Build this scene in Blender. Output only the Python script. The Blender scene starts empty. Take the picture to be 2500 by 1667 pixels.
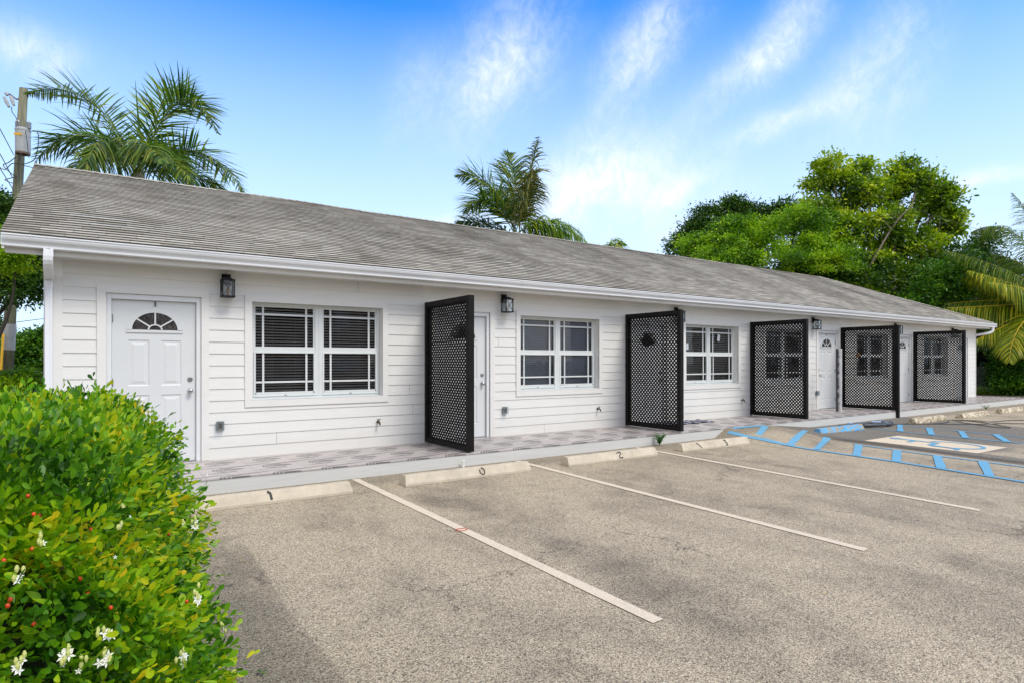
import bpy, bmesh, math, random
import numpy as np
from mathutils import Vector, Matrix, Euler
random.seed(7); rng = np.random.default_rng(7)
S = bpy.context.scene
COL = S.collection
R = math.radians
sin, cos, pi = math.sin, math.cos, math.pi

# ------------------------------------------------------------------ camera
FPX = 1480.0; YAW = math.atan(FPX/2168.0); DIST = 8.82; EYE = 1.468; VH = 881.0
cam_d = bpy.data.cameras.new('camera'); cam = bpy.data.objects.new('camera', cam_d); COL.objects.link(cam)
cam.location = (0, -DIST, EYE); cam.rotation_euler = (pi/2, 0, -YAW)
cam_d.sensor_width = 36; cam_d.lens = 36*FPX/2500; cam_d.shift_y = (VH-833.5)/2500
cam_d.clip_start = 0.05; cam_d.clip_end = 2000
S.camera = cam
CF = np.array([sin(YAW), cos(YAW), 0]); CR = np.array([cos(YAW), -sin(YAW), 0]); CC = np.array([0, -DIST, EYE])
def ray(u, v): return CF+(u-1250)/FPX*CR+np.array([0, 0, (VH-v)/FPX])
def at(u, v, t): return CC+t*ray(u, v)                       # a point t metres deep
SL = .025
def gz(y): return SL*(max(y, -16)+1.445) if y < -1.445 else 0.0
def gr(u, v, dz=0):                                           # a point on the sloping car park
    d = ray(u, v); t = (SL*(CC[1]+1.445)-CC[2])/(d[2]-SL*d[1]); p = CC+t*d; p[2] += dz; return p

# ------------------------------------------------------------------ node helpers
class NT:
    def __init__(s, tree): s.t = tree; s.n = tree.nodes; s.l = tree.links
    def new(s, typ, **kw):
        n = s.n.new(typ)
        for k, v in kw.items():
            if k.startswith('i_'):
                key = k[2:]; key = int(key) if key.isdigit() else key.replace('_', ' ')
                s.set(n.inputs[key], v)
            else: setattr(n, k, v)
        return n
    def set(s, inp, v):
        if hasattr(v, 'links') or isinstance(v, bpy.types.NodeSocket): s.l.new(v, inp)
        else:
            if isinstance(v, (tuple, list)) and len(v) == 3 and inp.type == 'RGBA': v = (*v, 1)
            inp.default_value = v
    def m(s, op, *a, clamp=False):
        n = s.n.new('ShaderNodeMath'); n.operation = op; n.use_clamp = clamp
        for i, v in enumerate(a): s.set(n.inputs[i], v)
        return n.outputs[0]
    def vm(s, op, *a):
        n = s.n.new('ShaderNodeVectorMath'); n.operation = op
        for i, v in enumerate(a): s.set(n.inputs[i], v)
        return n.outputs['Value'] if op in ('DOT_PRODUCT', 'LENGTH', 'DISTANCE') else n.outputs[0]
    def sep(s, v): n = s.new('ShaderNodeSeparateXYZ'); s.l.new(v, n.inputs[0]); return n.outputs
    def comb(s, x, y, z):
        n = s.n.new('ShaderNodeCombineXYZ')
        for i, v in enumerate((x, y, z)): s.set(n.inputs[i], v)
        return n.outputs[0]
    def noise(s, vec, scale, detail=3, rough=.5, dist=0):
        n = s.n.new('ShaderNodeTexNoise'); s.l.new(vec, n.inputs['Vector'])
        n.inputs['Scale'].default_value = scale; n.inputs['Detail'].default_value = detail
        n.inputs['Roughness'].default_value = rough; n.inputs['Distortion'].default_value = dist
        return n.outputs['Fac']
    def ramp(s, f, stops, interp='LINEAR'):
        n = s.n.new('ShaderNodeValToRGB'); s.l.new(f, n.inputs[0]); e = n.color_ramp.elements
        n.color_ramp.interpolation = interp
        while len(e) < len(stops): e.new(.5)
        for i, (p, c) in enumerate(stops):
            e[i].position = p; e[i].color = (c, c, c, 1) if isinstance(c, (int, float)) else (*c, 1)
        return n.outputs[0]
    def mix(s, f, a, b, blend='MIX'):
        n = s.n.new('ShaderNodeMix'); n.data_type = 'RGBA'; n.blend_type = blend
        s.set(n.inputs[0], f); s.set(n.inputs[6], a); s.set(n.inputs[7], b); return n.outputs[2]
    def sstep(s, x, a, b):
        n = s.n.new('ShaderNodeMapRange'); n.interpolation_type = 'SMOOTHSTEP'
        s.set(n.inputs[0], x); n.inputs[1].default_value = a; n.inputs[2].default_value = b; return n.outputs[0]
    def box(s, x, a, b, w=.02):                                # soft 1 between a and b
        return s.m('MULTIPLY', s.sstep(x, a-w, a+w), s.m('SUBTRACT', 1, s.sstep(x, b-w, b+w)))
def material(name):
    m = bpy.data.materials.new(name); m.use_nodes = True; nt = NT(m.node_tree); nt.n.clear()
    out = nt.new('ShaderNodeOutputMaterial'); b = nt.new('ShaderNodeBsdfPrincipled'); nt.l.new(b.outputs[0], out.inputs[0])
    return m, nt, b, out
def bump(nt, b, h, strength=.3, dist=.01):
    n = nt.new('ShaderNodeBump'); nt.l.new(h, n.inputs['Height']); n.inputs['Strength'].default_value = strength
    n.inputs['Distance'].default_value = dist; nt.l.new(n.outputs[0], b.inputs['Normal'])
def pos(nt): return nt.new('ShaderNodeNewGeometry').outputs['Position']
def plain(name, col, rough=.5, metal=0, var=.12, scale=6, bmp=0, spec=.5):
    m, nt, b, _ = material(name); p = pos(nt)
    f = nt.noise(p, scale, 4, .6)
    lo = tuple(c*(1-var) for c in col); hi = tuple(min(1, c*(1+var)) for c in col)
    nt.l.new(nt.ramp(f, [(.3, lo), (.7, hi)]), b.inputs['Base Color'])
    b.inputs['Roughness'].default_value = rough; b.inputs['Metallic'].default_value = metal
    b.inputs['Specular IOR Level'].default_value = spec
    if bmp: bump(nt, b, nt.noise(p, scale*12, 3), bmp, .004)
    return m

# ------------------------------------------------------------------ world and sun
SUN_EL, SUN_AZ = R(52), R(162)       # azimuth clockwise from +y
W = bpy.data.worlds.new('World'); S.world = W; W.use_nodes = True; nt = NT(W.node_tree); nt.n.clear()
sky = nt.new('ShaderNodeTexSky', sky_type='NISHITA', sun_disc=False, sun_elevation=SUN_EL, sun_rotation=SUN_AZ,
             altitude=0, air_density=1.0, dust_density=.6, ozone_density=2.5)
tc = nt.new('ShaderNodeTexCoord').outputs['Generated']; x, y, z = nt.sep(tc)
hsv = nt.new('ShaderNodeHueSaturation'); nt.l.new(sky.outputs[0], hsv.inputs['Color'])
hsv.inputs['Saturation'].default_value = 1.32; hsv.inputs['Value'].default_value = 1.15
fdot = nt.vm('DOT_PRODUCT', tc, tuple(CF)); rdot = nt.vm('DOT_PRODUCT', tc, tuple(CR))
fs = nt.m('MAXIMUM', fdot, .08)
U = nt.m('DIVIDE', rdot, fs); V = nt.m('DIVIDE', z, fs)       # sky chart of the half facing the building
wob = nt.noise(nt.comb(U, V, 0), 2.2, 4, .6)
al_ = nt.m('ADD', nt.m('MULTIPLY', U, .64), nt.m('MULTIPLY', V, .77)); ac_ = nt.m('SUBTRACT', nt.m('MULTIPLY', V, .64), nt.m('MULTIPLY', U, .77))
wisp = nt.noise(nt.comb(nt.m('MULTIPLY', al_, 4.2), nt.m('MULTIPLY', ac_, 7), 0), 1.0, 10, .68, .35)
fine = nt.noise(nt.comb(nt.m('MULTIPLY', U, 1.6), V, 2), 26, 7, .68, 1.2)
def blob(u, v, su, sv, ang, k):
    cu, cv = (u-1250)/FPX, (VH-v)/FPX; a = R(ang)
    du = nt.m('SUBTRACT', U, cu); dv = nt.m('SUBTRACT', V, cv)
    du = nt.m('ADD', du, nt.m('MULTIPLY', nt.m('SUBTRACT', wob, .5), .16)); dv = nt.m('ADD', dv, nt.m('MULTIPLY', nt.m('SUBTRACT', wisp, .5), .08))
    p = nt.m('DIVIDE', nt.m('ADD', nt.m('MULTIPLY', du, cos(a)), nt.m('MULTIPLY', dv, sin(a))), su/FPX)
    q = nt.m('DIVIDE', nt.m('SUBTRACT', nt.m('MULTIPLY', dv, cos(a)), nt.m('MULTIPLY', du, sin(a))), sv/FPX)
    r2 = nt.m('ADD', nt.m('MULTIPLY', p, p), nt.m('MULTIPLY', q, q))
    return nt.m('MULTIPLY', nt.m('EXPONENT', nt.m('MULTIPLY', r2, -1)), k)
bl = None
for args in [(1220, 160, 190, 105, 55, .75), (1590, 110, 150, 75, 58, .75), (1490, 260, 150, 50, 60, .22), (1450, 425, 170, 80, 22, 1.0), (1560, 470, 260, 70, 8, .4), (1660, 455, 90, 26, 20, .6),
             (1800, 190, 190, 45, 42, .55), (1900, 60, 150, 50, 62, .55), (2150, 150, 190, 95, 58, .58), (1900, 300, 150, 36, 24, .6),
             (90, 130, 140, 60, -25, .6), (2370, 440, 110, 22, 14, .9), (1000, 230, 120, 60, 80, .3), (1110, 540, 90, 14, 5, .6), (2180, 600, 300, 60, 5, .4),
             (1690, 560, 60, 25, 10, .6), (1350, 600, 500, 90, 3, .25)]:
    b_ = blob(*args); bl = b_ if bl is None else nt.m('ADD', bl, b_)
tex = nt.m('MULTIPLY', nt.m('ADD', .35, nt.m('MULTIPLY', nt.sstep(wisp, .30, .68), .85)), nt.m('ADD', .6, nt.m('MULTIPLY', nt.sstep(fine, .3, .7), .45)))
front = nt.m('MULTIPLY', nt.m('MULTIPLY', bl, tex), nt.sstep(fdot, .08, .3), clamp=True)
pl = nt.comb(nt.m('DIVIDE', x, nt.m('MAXIMUM', z, .08)), nt.m('DIVIDE', y, nt.m('MAXIMUM', z, .08)), 0)
back = nt.m('MULTIPLY', nt.sstep(nt.noise(pl, .8, 6, .6), .30, .55), nt.m('MAXIMUM', nt.sstep(z, .58, .8), nt.m('SUBTRACT', 1, nt.sstep(fdot, -.2, .25))))  # cloud cover added out of view, overhead and behind, to whiten the ambient light
cloud = nt.m('MAXIMUM', front, nt.m('MULTIPLY', back, .85))
hz = nt.ramp(z, [(0, .93), (.12, .90), (.25, .70), (.38, .38), (.5, .03), (.7, 0)])
skyc = nt.mix(1, hsv.outputs[0], (.50, 1.62, 2.15), 'MULTIPLY')
skyc = nt.mix(hz, skyc, (6.9, 8.4, 10.2))
skyc = nt.mix(cloud, skyc, nt.mix(nt.m('MULTIPLY', nt.sstep(fdot, -.2, .25), nt.m('SUBTRACT', 1, nt.sstep(z, .58, .7))), (10.2, 9.2, 8.2), (8.2, 8.8, 10.0)))
bg = nt.new('ShaderNodeBackground'); nt.l.new(skyc, bg.inputs[0]); bg.inputs[1].default_value = .1
out = nt.new('ShaderNodeOutputWorld'); nt.l.new(bg.outputs[0], out.inputs[0])
sd = bpy.data.lights.new('sun', 'SUN'); sun = bpy.data.objects.new('sun', sd); COL.objects.link(sun)
sd.energy = 2.0; sd.angle = R(20); sd.color = (1, .95, .87)
sv = Vector((sin(SUN_AZ)*cos(SUN_EL), cos(SUN_AZ)*cos(SUN_EL), sin(SUN_EL)))
sun.location = (0, -20, 30); sun.rotation_euler = sv.to_track_quat('Z', 'Y').to_euler()
vs = S.view_settings; vs.view_transform = 'Standard'; vs.look = 'None'; vs.gamma = 1; vs.exposure = 0.36
S.render.engine = 'CYCLES'; S.render.resolution_x = 1024; S.render.resolution_y = 682

# ------------------------------------------------------------------ object helpers
ORG = {}
def tag(o, label=None, cat=None, group=None, kind=None):
    if label: o['label'] = label
    if cat: o['category'] = cat
    if group: o['group'] = group
    if kind: o['kind'] = kind
    return o
def thing(name, label, cat, loc=(0, 0, 0), group=None, rz=0):
    o = bpy.data.objects.new(name, None); COL.objects.link(o); o.location = loc; o.rotation_euler = (0, 0, rz)
    o.empty_display_size = .1; ORG[o.name] = Vector(loc) if not rz else None
    return tag(o, label, cat, group)
def origin(p):
    return ORG.get(p.name, Vector((0, 0, 0))) if p else Vector((0, 0, 0))
def link(name, me, mat, parent=None, loc=None):
    o = bpy.data.objects.new(name, me); COL.objects.link(o)
    for m in (mat if isinstance(mat, (list, tuple)) else [mat]): me.materials.append(m)
    if parent: o.parent = parent; ORG[o.name] = ORG.get(parent.name)
    elif loc is not None: o.location = loc; ORG[o.name] = Vector(loc)
    return o
class MB:
    def __init__(s): s.v = []; s.f = []; s.mi = []; s.cur = 0
    def add(s, vs, fs):
        n = len(s.v); s.v += [tuple(p) for p in vs]; s.f += [tuple(i+n for i in f) for f in fs]; s.mi += [s.cur]*len(fs); return s
    def box(s, x0, x1, y0, y1, z0, z1):
        return s.add([(x0, y0, z0), (x1, y0, z0), (x1, y1, z0), (x0, y1, z0), (x0, y0, z1), (x1, y0, z1), (x1, y1, z1), (x0, y1, z1)],
                     [(0, 3, 2, 1), (4, 5, 6, 7), (0, 1, 5, 4), (1, 2, 6, 5), (2, 3, 7, 6), (3, 0, 4, 7)])
    def prism(s, prof, x0, x1, axis=0):                       # closed profile (a,b) swept along an axis
        n = len(prof)
        def P(t, a, b): return (t, a, b) if axis == 0 else (a, t, b) if axis == 1 else (a, b, t)
        s.add([P(x0, *p) for p in prof]+[P(x1, *p) for p in prof],
              [tuple(range(n))[::-1], tuple(range(n, 2*n))]+[(i, (i+1) % n, n+(i+1) % n, n+i) for i in range(n)]); return s
    def quad(s, *p): return s.add(p, [tuple(range(len(p)))])
    def tube(s, pts, r, n=8, cap=True):
        pts = [Vector(p) for p in pts]; rs = r if isinstance(r, (list, tuple)) else [r]*len(pts); vs = []; ref = None
        for i, p in enumerate(pts):
            t = (pts[min(i+1, len(pts)-1)]-pts[max(i-1, 0)]).normalized()
            if ref is None: ref = Vector((0, 0, 1)) if abs(t.z) < .9 else Vector((1, 0, 0))
            a = t.cross(ref).normalized(); b = a.cross(t); ref = b
            for k in range(n):
                w = 2*pi*k/n; vs.append(p+a*(cos(w)*rs[i])+b*(sin(w)*rs[i]))
        fs = [(i*n+k, i*n+(k+1) % n, (i+1)*n+(k+1) % n, (i+1)*n+k) for i in range(len(pts)-1) for k in range(n)]
        if cap: fs += [tuple(range(n))[::-1], tuple(range((len(pts)-1)*n, len(pts)*n))]
        return s.add(vs, fs)
    def lathe(s, prof, c, n=16, axis='z'):
        vs = []
        for (r_, h) in prof:
            for k in range(n):
                w = 2*pi*k/n; p = (r_*cos(w), r_*sin(w), h)
                if axis == 'y': p = (p[0], p[2], p[1])
                vs.append((c[0]+p[0], c[1]+p[1], c[2]+p[2]))
        fs = [(i*n+k, i*n+(k+1) % n, (i+1)*n+(k+1) % n, (i+1)*n+k) for i in range(len(prof)-1) for k in range(n)]
        return s.add(vs, fs+[tuple(range(n))[::-1], tuple(range((len(prof)-1)*n, len(prof)*n))])
    def build(s, name, mat, parent=None, smooth=False, loc=None, bevel=0, fixn=True):
        o0 = origin(parent) if parent else (Vector(loc) if loc is not None else Vector((0, 0, 0)))
        me = bpy.data.meshes.new(name); me.from_pydata([Vector(p)-o0 for p in s.v], [], s.f)
        if fixn:
            bm = bmesh.new(); bm.from_mesh(me)
            bmesh.ops.recalc_face_normals(bm, faces=bm.faces)
            if bevel:
                ed = [e for e in bm.edges if len(e.link_faces) == 2 and e.calc_face_angle(0) > .6]
                bmesh.ops.bevel(bm, geom=ed, offset=bevel, segments=2, affect='EDGES', clamp_overlap=True)
            bm.to_mesh(me); bm.free()
        if smooth: me.polygons.foreach_set('use_smooth', [True]*len(me.polygons))
        o = link(name, me, mat, parent, loc)
        if isinstance(mat, (list, tuple)) and not bevel:
            me.polygons.foreach_set('material_index', s.mi)
        return o
def sheet_obj(name, mat, pts, dz=.004, kind='structure', parent=None):
    m = MB(); m.quad(*[(p[0], p[1], p[2]+dz) for p in pts]); o = m.build(name, mat, parent)
    if kind: o['kind'] = kind
    return o
def copy_tree(o, parent=None):
    c = o.copy(); COL.objects.link(c)
    if parent: c.parent = parent
    for ch in list(o.children): copy_tree(ch, c)
    return c
def text_mesh(s, size):
    cu = bpy.data.curves.new('t', 'FONT'); cu.body = s; cu.size = size; cu.align_x = 'CENTER'; cu.align_y = 'CENTER'; cu.offset = size*.035
    o = bpy.data.objects.new('t', cu); COL.objects.link(o)
    dg = bpy.context.evaluated_depsgraph_get(); me = bpy.data.meshes.new_from_object(o.evaluated_get(dg))
    vs = [tuple(v.co) for v in me.vertices]; fs = [tuple(p.vertices) for p in me.polygons]
    bpy.data.objects.remove(o); bpy.data.curves.remove(cu); bpy.data.meshes.remove(me); return vs, fs

# ------------------------------------------------------------------ foliage helpers
def frames(d, n):
    d = d/np.linalg.norm(d, axis=1, keepdims=True); s_ = np.cross(n, d); s_ /= (np.linalg.norm(s_, axis=1, keepdims=True)+1e-9)
    return d, s_, np.cross(d, s_)
def scatter(tv, tf, P, D, N, size):
    """copies of a template (x along the leaf, y across, z up) at points P"""
    tv = np.array(tv, float); d, s_, n = frames(D, N)
    V_ = P[:, None, :]+(tv[None, :, 0:1]*d[:, None]+tv[None, :, 1:2]*s_[:, None]+tv[None, :, 2:3]*n[:, None])*np.asarray(size)[:, None, None]
    k = len(tv); M = len(P)
    F_ = [[(np.array(f)[None, :]+np.arange(M)[:, None]*k)] for f in tf]
    return V_.reshape(-1, 3), [a[0] for a in F_]
def leaf_obj(name, parts, mat, parent=None, kind=None, loc=None):
    o0 = np.array(origin(parent)) if parent else (np.array(loc) if loc is not None else np.zeros(3))
    vs = []; loops = []; sizes = []; off = 0
    for V_, fl in parts:
        vs.append(V_)
        for a in fl: loops.append((a+off).reshape(-1)); sizes.append(np.full(len(a), a.shape[1]))
        off += len(V_)
    vs = np.concatenate(vs)-o0; loops = np.concatenate(loops).astype(np.int32); sizes = np.concatenate(sizes).astype(np.int32)
    me = bpy.data.meshes.new(name); me.vertices.add(len(vs)); me.vertices.foreach_set('co', vs.ravel())
    me.loops.add(len(loops)); me.loops.foreach_set('vertex_index', loops)
    me.polygons.add(len(sizes)); me.polygons.foreach_set('loop_start', np.concatenate([[0], np.cumsum(sizes)[:-1]]).astype(np.int32))
    me.polygons.foreach_set('loop_total', sizes); me.update(calc_edges=True); me.validate()
    o = link(name, me, mat, parent, loc)
    if kind: o['kind'] = kind
    return o
def unit(a): return a/(np.linalg.norm(a, axis=-1, keepdims=True)+1e-9)
def leaf_mat(name, stops, rough=.45, trans=.35, clump=.0, cscale=1.2, tint=(1.0, 1.15, .5)):
    m, nt, b, out = material(name); g = nt.new('ShaderNodeNewGeometry')
    r_ = g.outputs['Random Per Island']
    if clump: r_ = nt.m('ADD', nt.m('MULTIPLY', r_, 1-clump), nt.m('MULTIPLY', nt.sstep(nt.noise(g.outputs['Position'], cscale, 2), .3, .7), clump))
    c = nt.ramp(r_, stops); nt.l.new(c, b.inputs['Base Color']); b.inputs['Roughness'].default_value = rough
    b.inputs['Specular IOR Level'].default_value = .35
    tr = nt.new('ShaderNodeBsdfTranslucent'); nt.l.new(nt.mix(1, c, tint, 'MULTIPLY'), tr.inputs[0])
    mx = nt.new('ShaderNodeMixShader'); mx.inputs[0].default_value = trans
    nt.l.new(b.outputs[0], mx.inputs[1]); nt.l.new(tr.outputs[0], mx.inputs[2]); nt.l.new(mx.outputs[0], out.inputs[0])
    return m
LEAF_V = [(0, 0, 0), (.35, .2, .03), (.35, -.2, .03), (.72, .2, .02), (.72, -.2, .02), (1, 0, -.05), (.5, 0, -.03)]
LEAF_F = [(0, 2, 6, 1), (1, 6, 5, 3), (2, 4, 5, 6)]
DIA_V = [(0, 0, 0), (.5, .26, .04), (.5, -.26, .04), (1, 0, -.06)]; DIA_F = [(0, 2, 3, 1)]
def _crown(blobs, n_clump, n_leaf, leaf, spread, flat=.75, upb=.5, hollow=.55):
    """blobs: (centre, (rx,ry,rz)); leaf clumps near each blob's surface"""
    P = []; Nn = []
    wts = np.array([b[1][0]*b[1][2] for b in blobs]); wts = wts/wts.sum()
    for (c, rr), w in zip(blobs, wts):
        k = max(3, int(n_clump*w)); d = unit(rng.normal(size=(k, 3))); d[:, 2] = np.where(rng.random(k) < .5, abs(d[:, 2]), d[:, 2])
        rad = hollow+(1.06-hollow)*rng.random(k)**.6
        cc = np.array(c)+d*rad[:, None]*np.array(rr)
        sp = spread*(.6+.8*rng.random(k))
        for i in range(k):
            m_ = int(n_leaf*(.6+.8*rng.random()))
            q = rng.normal(size=(m_, 3))*sp[i]*np.array([1, 1, flat])*.55
            P.append(cc[i]+q); Nn.append(unit(q+d[i]*sp[i]*.8))
    P = np.concatenate(P); O = np.concatenate(Nn); k = len(P)
    D = unit(O+rng.normal(size=(k, 3))*.7+np.array([0, 0, -.15])); N = unit(rng.normal(size=(k, 3))*.6+np.array([0, 0, upb])+O*.3)
    return scatter(DIA_V, DIA_F, P, D, N, leaf*(.6+.8*rng.random(k)))
def crown(blobs, n_clump, n_leaf, leaf, spread, flat=.75, upb=.5, hollow=.55):
    bs = list(blobs)
    for c, rr in blobs:                                       # side sprays that break the outline
        for _ in range(6 if len(blobs) < 20 else 3):
            d = unit(rng.normal(size=3)); d[2] = abs(d[2]) if random.random() < .7 else d[2]; k = random.uniform(.16, .34)
            bs.append((np.array(c)+d*np.array(rr)*random.uniform(.86, 1.06), tuple(r_*k for r_ in rr)))
    return _crown(bs, n_clump, n_leaf, leaf, spread, flat, upb, hollow)
def bez(p0, p1, p2, n):
    t = np.linspace(0, 1, n)[:, None]; return (1-t)**2*np.array(p0)+2*t*(1-t)*np.array(p1)+t*t*np.array(p2)
def frond(p0, p1, p2, n=46, ll=.75, w=.035, droop=.35, plume=.4, fwd=.7, start=.12, gaps=.03, taper=.55, lift=0.):
    """leaflets along a curved rib -> list of (V,F), and the rib's points"""
    c = bez(p0, p1, p2, 60); tan = unit(np.gradient(c, axis=0)); out_v = []; base = 0; quads = []
    for i in range(n):
        t = start+(1-start)*(i+.5)/n; j = min(59, int(t*59)); T = tan[j]; up = np.array([0, 0, 1.])
        sd_ = unit(np.cross(T, up)) if abs(T[2]) < .98 else np.array([1, 0, 0.])
        nu = np.cross(sd_, T); L = ll*(sin(pi*min(1, (t*.86+.12)))**.6)*(1-(1-taper)*max(0, t-.6)/.4)
        for sgn in (-1, 1):
            if random.random() < gaps: continue
            pv = random.uniform(-plume, plume)+lift
            d = unit(sd_*sgn+nu*pv+T*(fwd+.5*t)+rng.normal(size=3)*.05)
            le = L*random.uniform(.85, 1.08); p = c[j]; pts = [p]
            dd = d.copy()
            for s_ in range(3):
                dd = unit(dd+np.array([0, 0, -droop*(.5+.5*s_)*random.uniform(.7, 1.3)])); pts.append(pts[-1]+dd*le/3)
            wv = unit(np.cross(d, nu+rng.normal(size=3)*.3)); ww = [w*.6, w, w*.8, w*.08]
            vs = []
            for q, hw in zip(pts, ww): vs += [q-wv*hw*.5, q+wv*hw*.5]
            out_v += vs; quads += [(base+2*a, base+2*a+1, base+2*a+3, base+2*a+2) for a in range(3)]; base += 8
    return (np.array(out_v), [np.array(quads)]), c

# ------------------------------------------------------------------ materials
def siding_mat(name, col, dirt=.10):
    m, nt, b, _ = material(name); p = pos(nt)
    sp = nt.vm('MULTIPLY', p, (.6, .6, 9)); f = nt.noise(sp, 4, 5, .6)
    c = nt.ramp(f, [(.3, tuple(k*(1-dirt*.5) for k in col)), (.7, tuple(k*1.02 for k in col))])
    st = nt.sstep(nt.noise(nt.vm('MULTIPLY', p, (1, 1, .35)), 1.6, 5, .6), .52, .8)
    zz = nt.sep(p)[2]; sp2 = nt.m('MULTIPLY', nt.m('SUBTRACT', 1, nt.sstep(nt.m('ADD', zz, nt.m('MULTIPLY', nt.noise(p, 5, 5, .7), -.35)), .0, .40)), .22)
    c = nt.mix(nt.m('MAXIMUM', nt.m('MULTIPLY', st, .16), sp2), c, (.50, .47, .40)); nt.l.new(c, b.inputs['Base Color'])
    b.inputs['Roughness'].default_value = .55
    bump(nt, b, nt.noise(nt.vm('MULTIPLY', p, (1, 1, 14)), 10, 5, .7), .12, .003); return m
M = {}
M['siding'] = siding_mat('painted_siding', (.745, .74, .715)); M['trim'] = siding_mat('painted_trim', (.75, .74, .715), .05)
M['door'] = plain('door_paint', (.66, .68, .685), .35, var=.02, scale=3, bmp=.05); M['jamb'] = plain('jamb_paint', (.72, .74, .75), .45, var=.03)
M['gutter'] = plain('gutter_enamel', (.80, .82, .85), .3, var=.03, scale=2); M['fascia'] = plain('fascia_paint', (.72, .71, .69), .5, var=.04)
M['vinyl'] = plain('window_vinyl', (.66, .69, .69), .35, var=.03); M['steel'] = plain('brushed_steel', (.55, .55, .56), .25, 1, .1)
M['oldsteel'] = plain('dull_hinge_steel', (.30, .30, .31), .4, .8, .25, 30)
M['black'] = plain('black_paint', (.009, .008, .0075), .55, var=.4, scale=9, bmp=.1, spec=.18); M['lampblack'] = plain('black_lamp_metal', (.007, .007, .008), .45, var=.3, spec=.25)
M['greybox'] = plain('grey_plastic', (.16, .17, .18), .35, var=.2, scale=30); M['brass'] = plain('weathered_brass', (.12, .09, .06), .5, .7, .4, 60)
M['ink'] = plain('black_marker_paint', (.015, .014, .014), .6, var=.3); M['plate'] = plain('number_sticker', (.50, .51, .49), .5, var=.05)
M['dark'] = plain('dark_interior', (.05, .047, .045), .8, var=.3); M['rubber'] = plain('black_cable_rubber', (.02, .02, .022), .5, var=.3)
M['rubber2'] = plain('grey_hose_rubber', (.10, .11, .125), .5, var=.3); M['amber'] = plain('amber_bulb', (.55, .26, .05), .25, var=.1)
M['blind'] = plain('brown_blind_slats', (.66, .58, .49), .5, var=.15, scale=2); M['blind_grey'] = plain('grey_blind_slats', (.42, .43, .47), .5, var=.1, scale=2)
M['paper'] = plain('paper_tag', (.55, .58, .6), .6, var=.05); M['curb'] = siding_mat('painted_kerb', (.60, .61, .60), .22)
m, nt, b, out = material('window_glass')
tr = nt.new('ShaderNodeBsdfTransparent'); tr.inputs[0].default_value = (.80, .83, .85, 1)
gl = nt.new('ShaderNodeBsdfGlossy'); gl.inputs['Roughness'].default_value = .02; fr = nt.new('ShaderNodeFresnel'); fr.inputs[0].default_value = 1.5
bp = nt.new('ShaderNodeBump'); nt.l.new(nt.noise(pos(nt), 3, 2), bp.inputs['Height']); bp.inputs['Strength'].default_value = .12; bp.inputs['Distance'].default_value = .02
nt.l.new(bp.outputs[0], gl.inputs['Normal'])
mx = nt.new('ShaderNodeMixShader'); nt.l.new(fr.outputs[0], mx.inputs[0]); nt.l.new(tr.outputs[0], mx.inputs[1]); nt.l.new(gl.outputs[0], mx.inputs[2]); nt.l.new(mx.outputs[0], out.inputs[0])
M['glass'] = m
m, nt, b, out = material('lantern_glass')
tr = nt.new('ShaderNodeBsdfTransparent'); tr.inputs[0].default_value = (.86, .93, .96, 1)
gl = nt.new('ShaderNodeBsdfGlossy'); gl.inputs['Roughness'].default_value = .12; gl.inputs[0].default_value = (.9, .95, 1, 1)
mx = nt.new('ShaderNodeMixShader'); mx.inputs[0].default_value = .22; nt.l.new(tr.outputs[0], mx.inputs[1]); nt.l.new(gl.outputs[0], mx.inputs[2]); nt.l.new(mx.outputs[0], out.inputs[0])
M['lglass'] = m
m, nt, b, _ = material('mottled_fan_glass')
c = nt.ramp(nt.noise(pos(nt), 22, 5, .65, 1.5), [(.3, (.012, .012, .012)), (.55, (.06, .055, .052)), (.8, (.20, .18, .16))]); nt.l.new(c, b.inputs['Base Color'])
b.inputs['Roughness'].default_value = .12; M['fan'] = m

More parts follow.
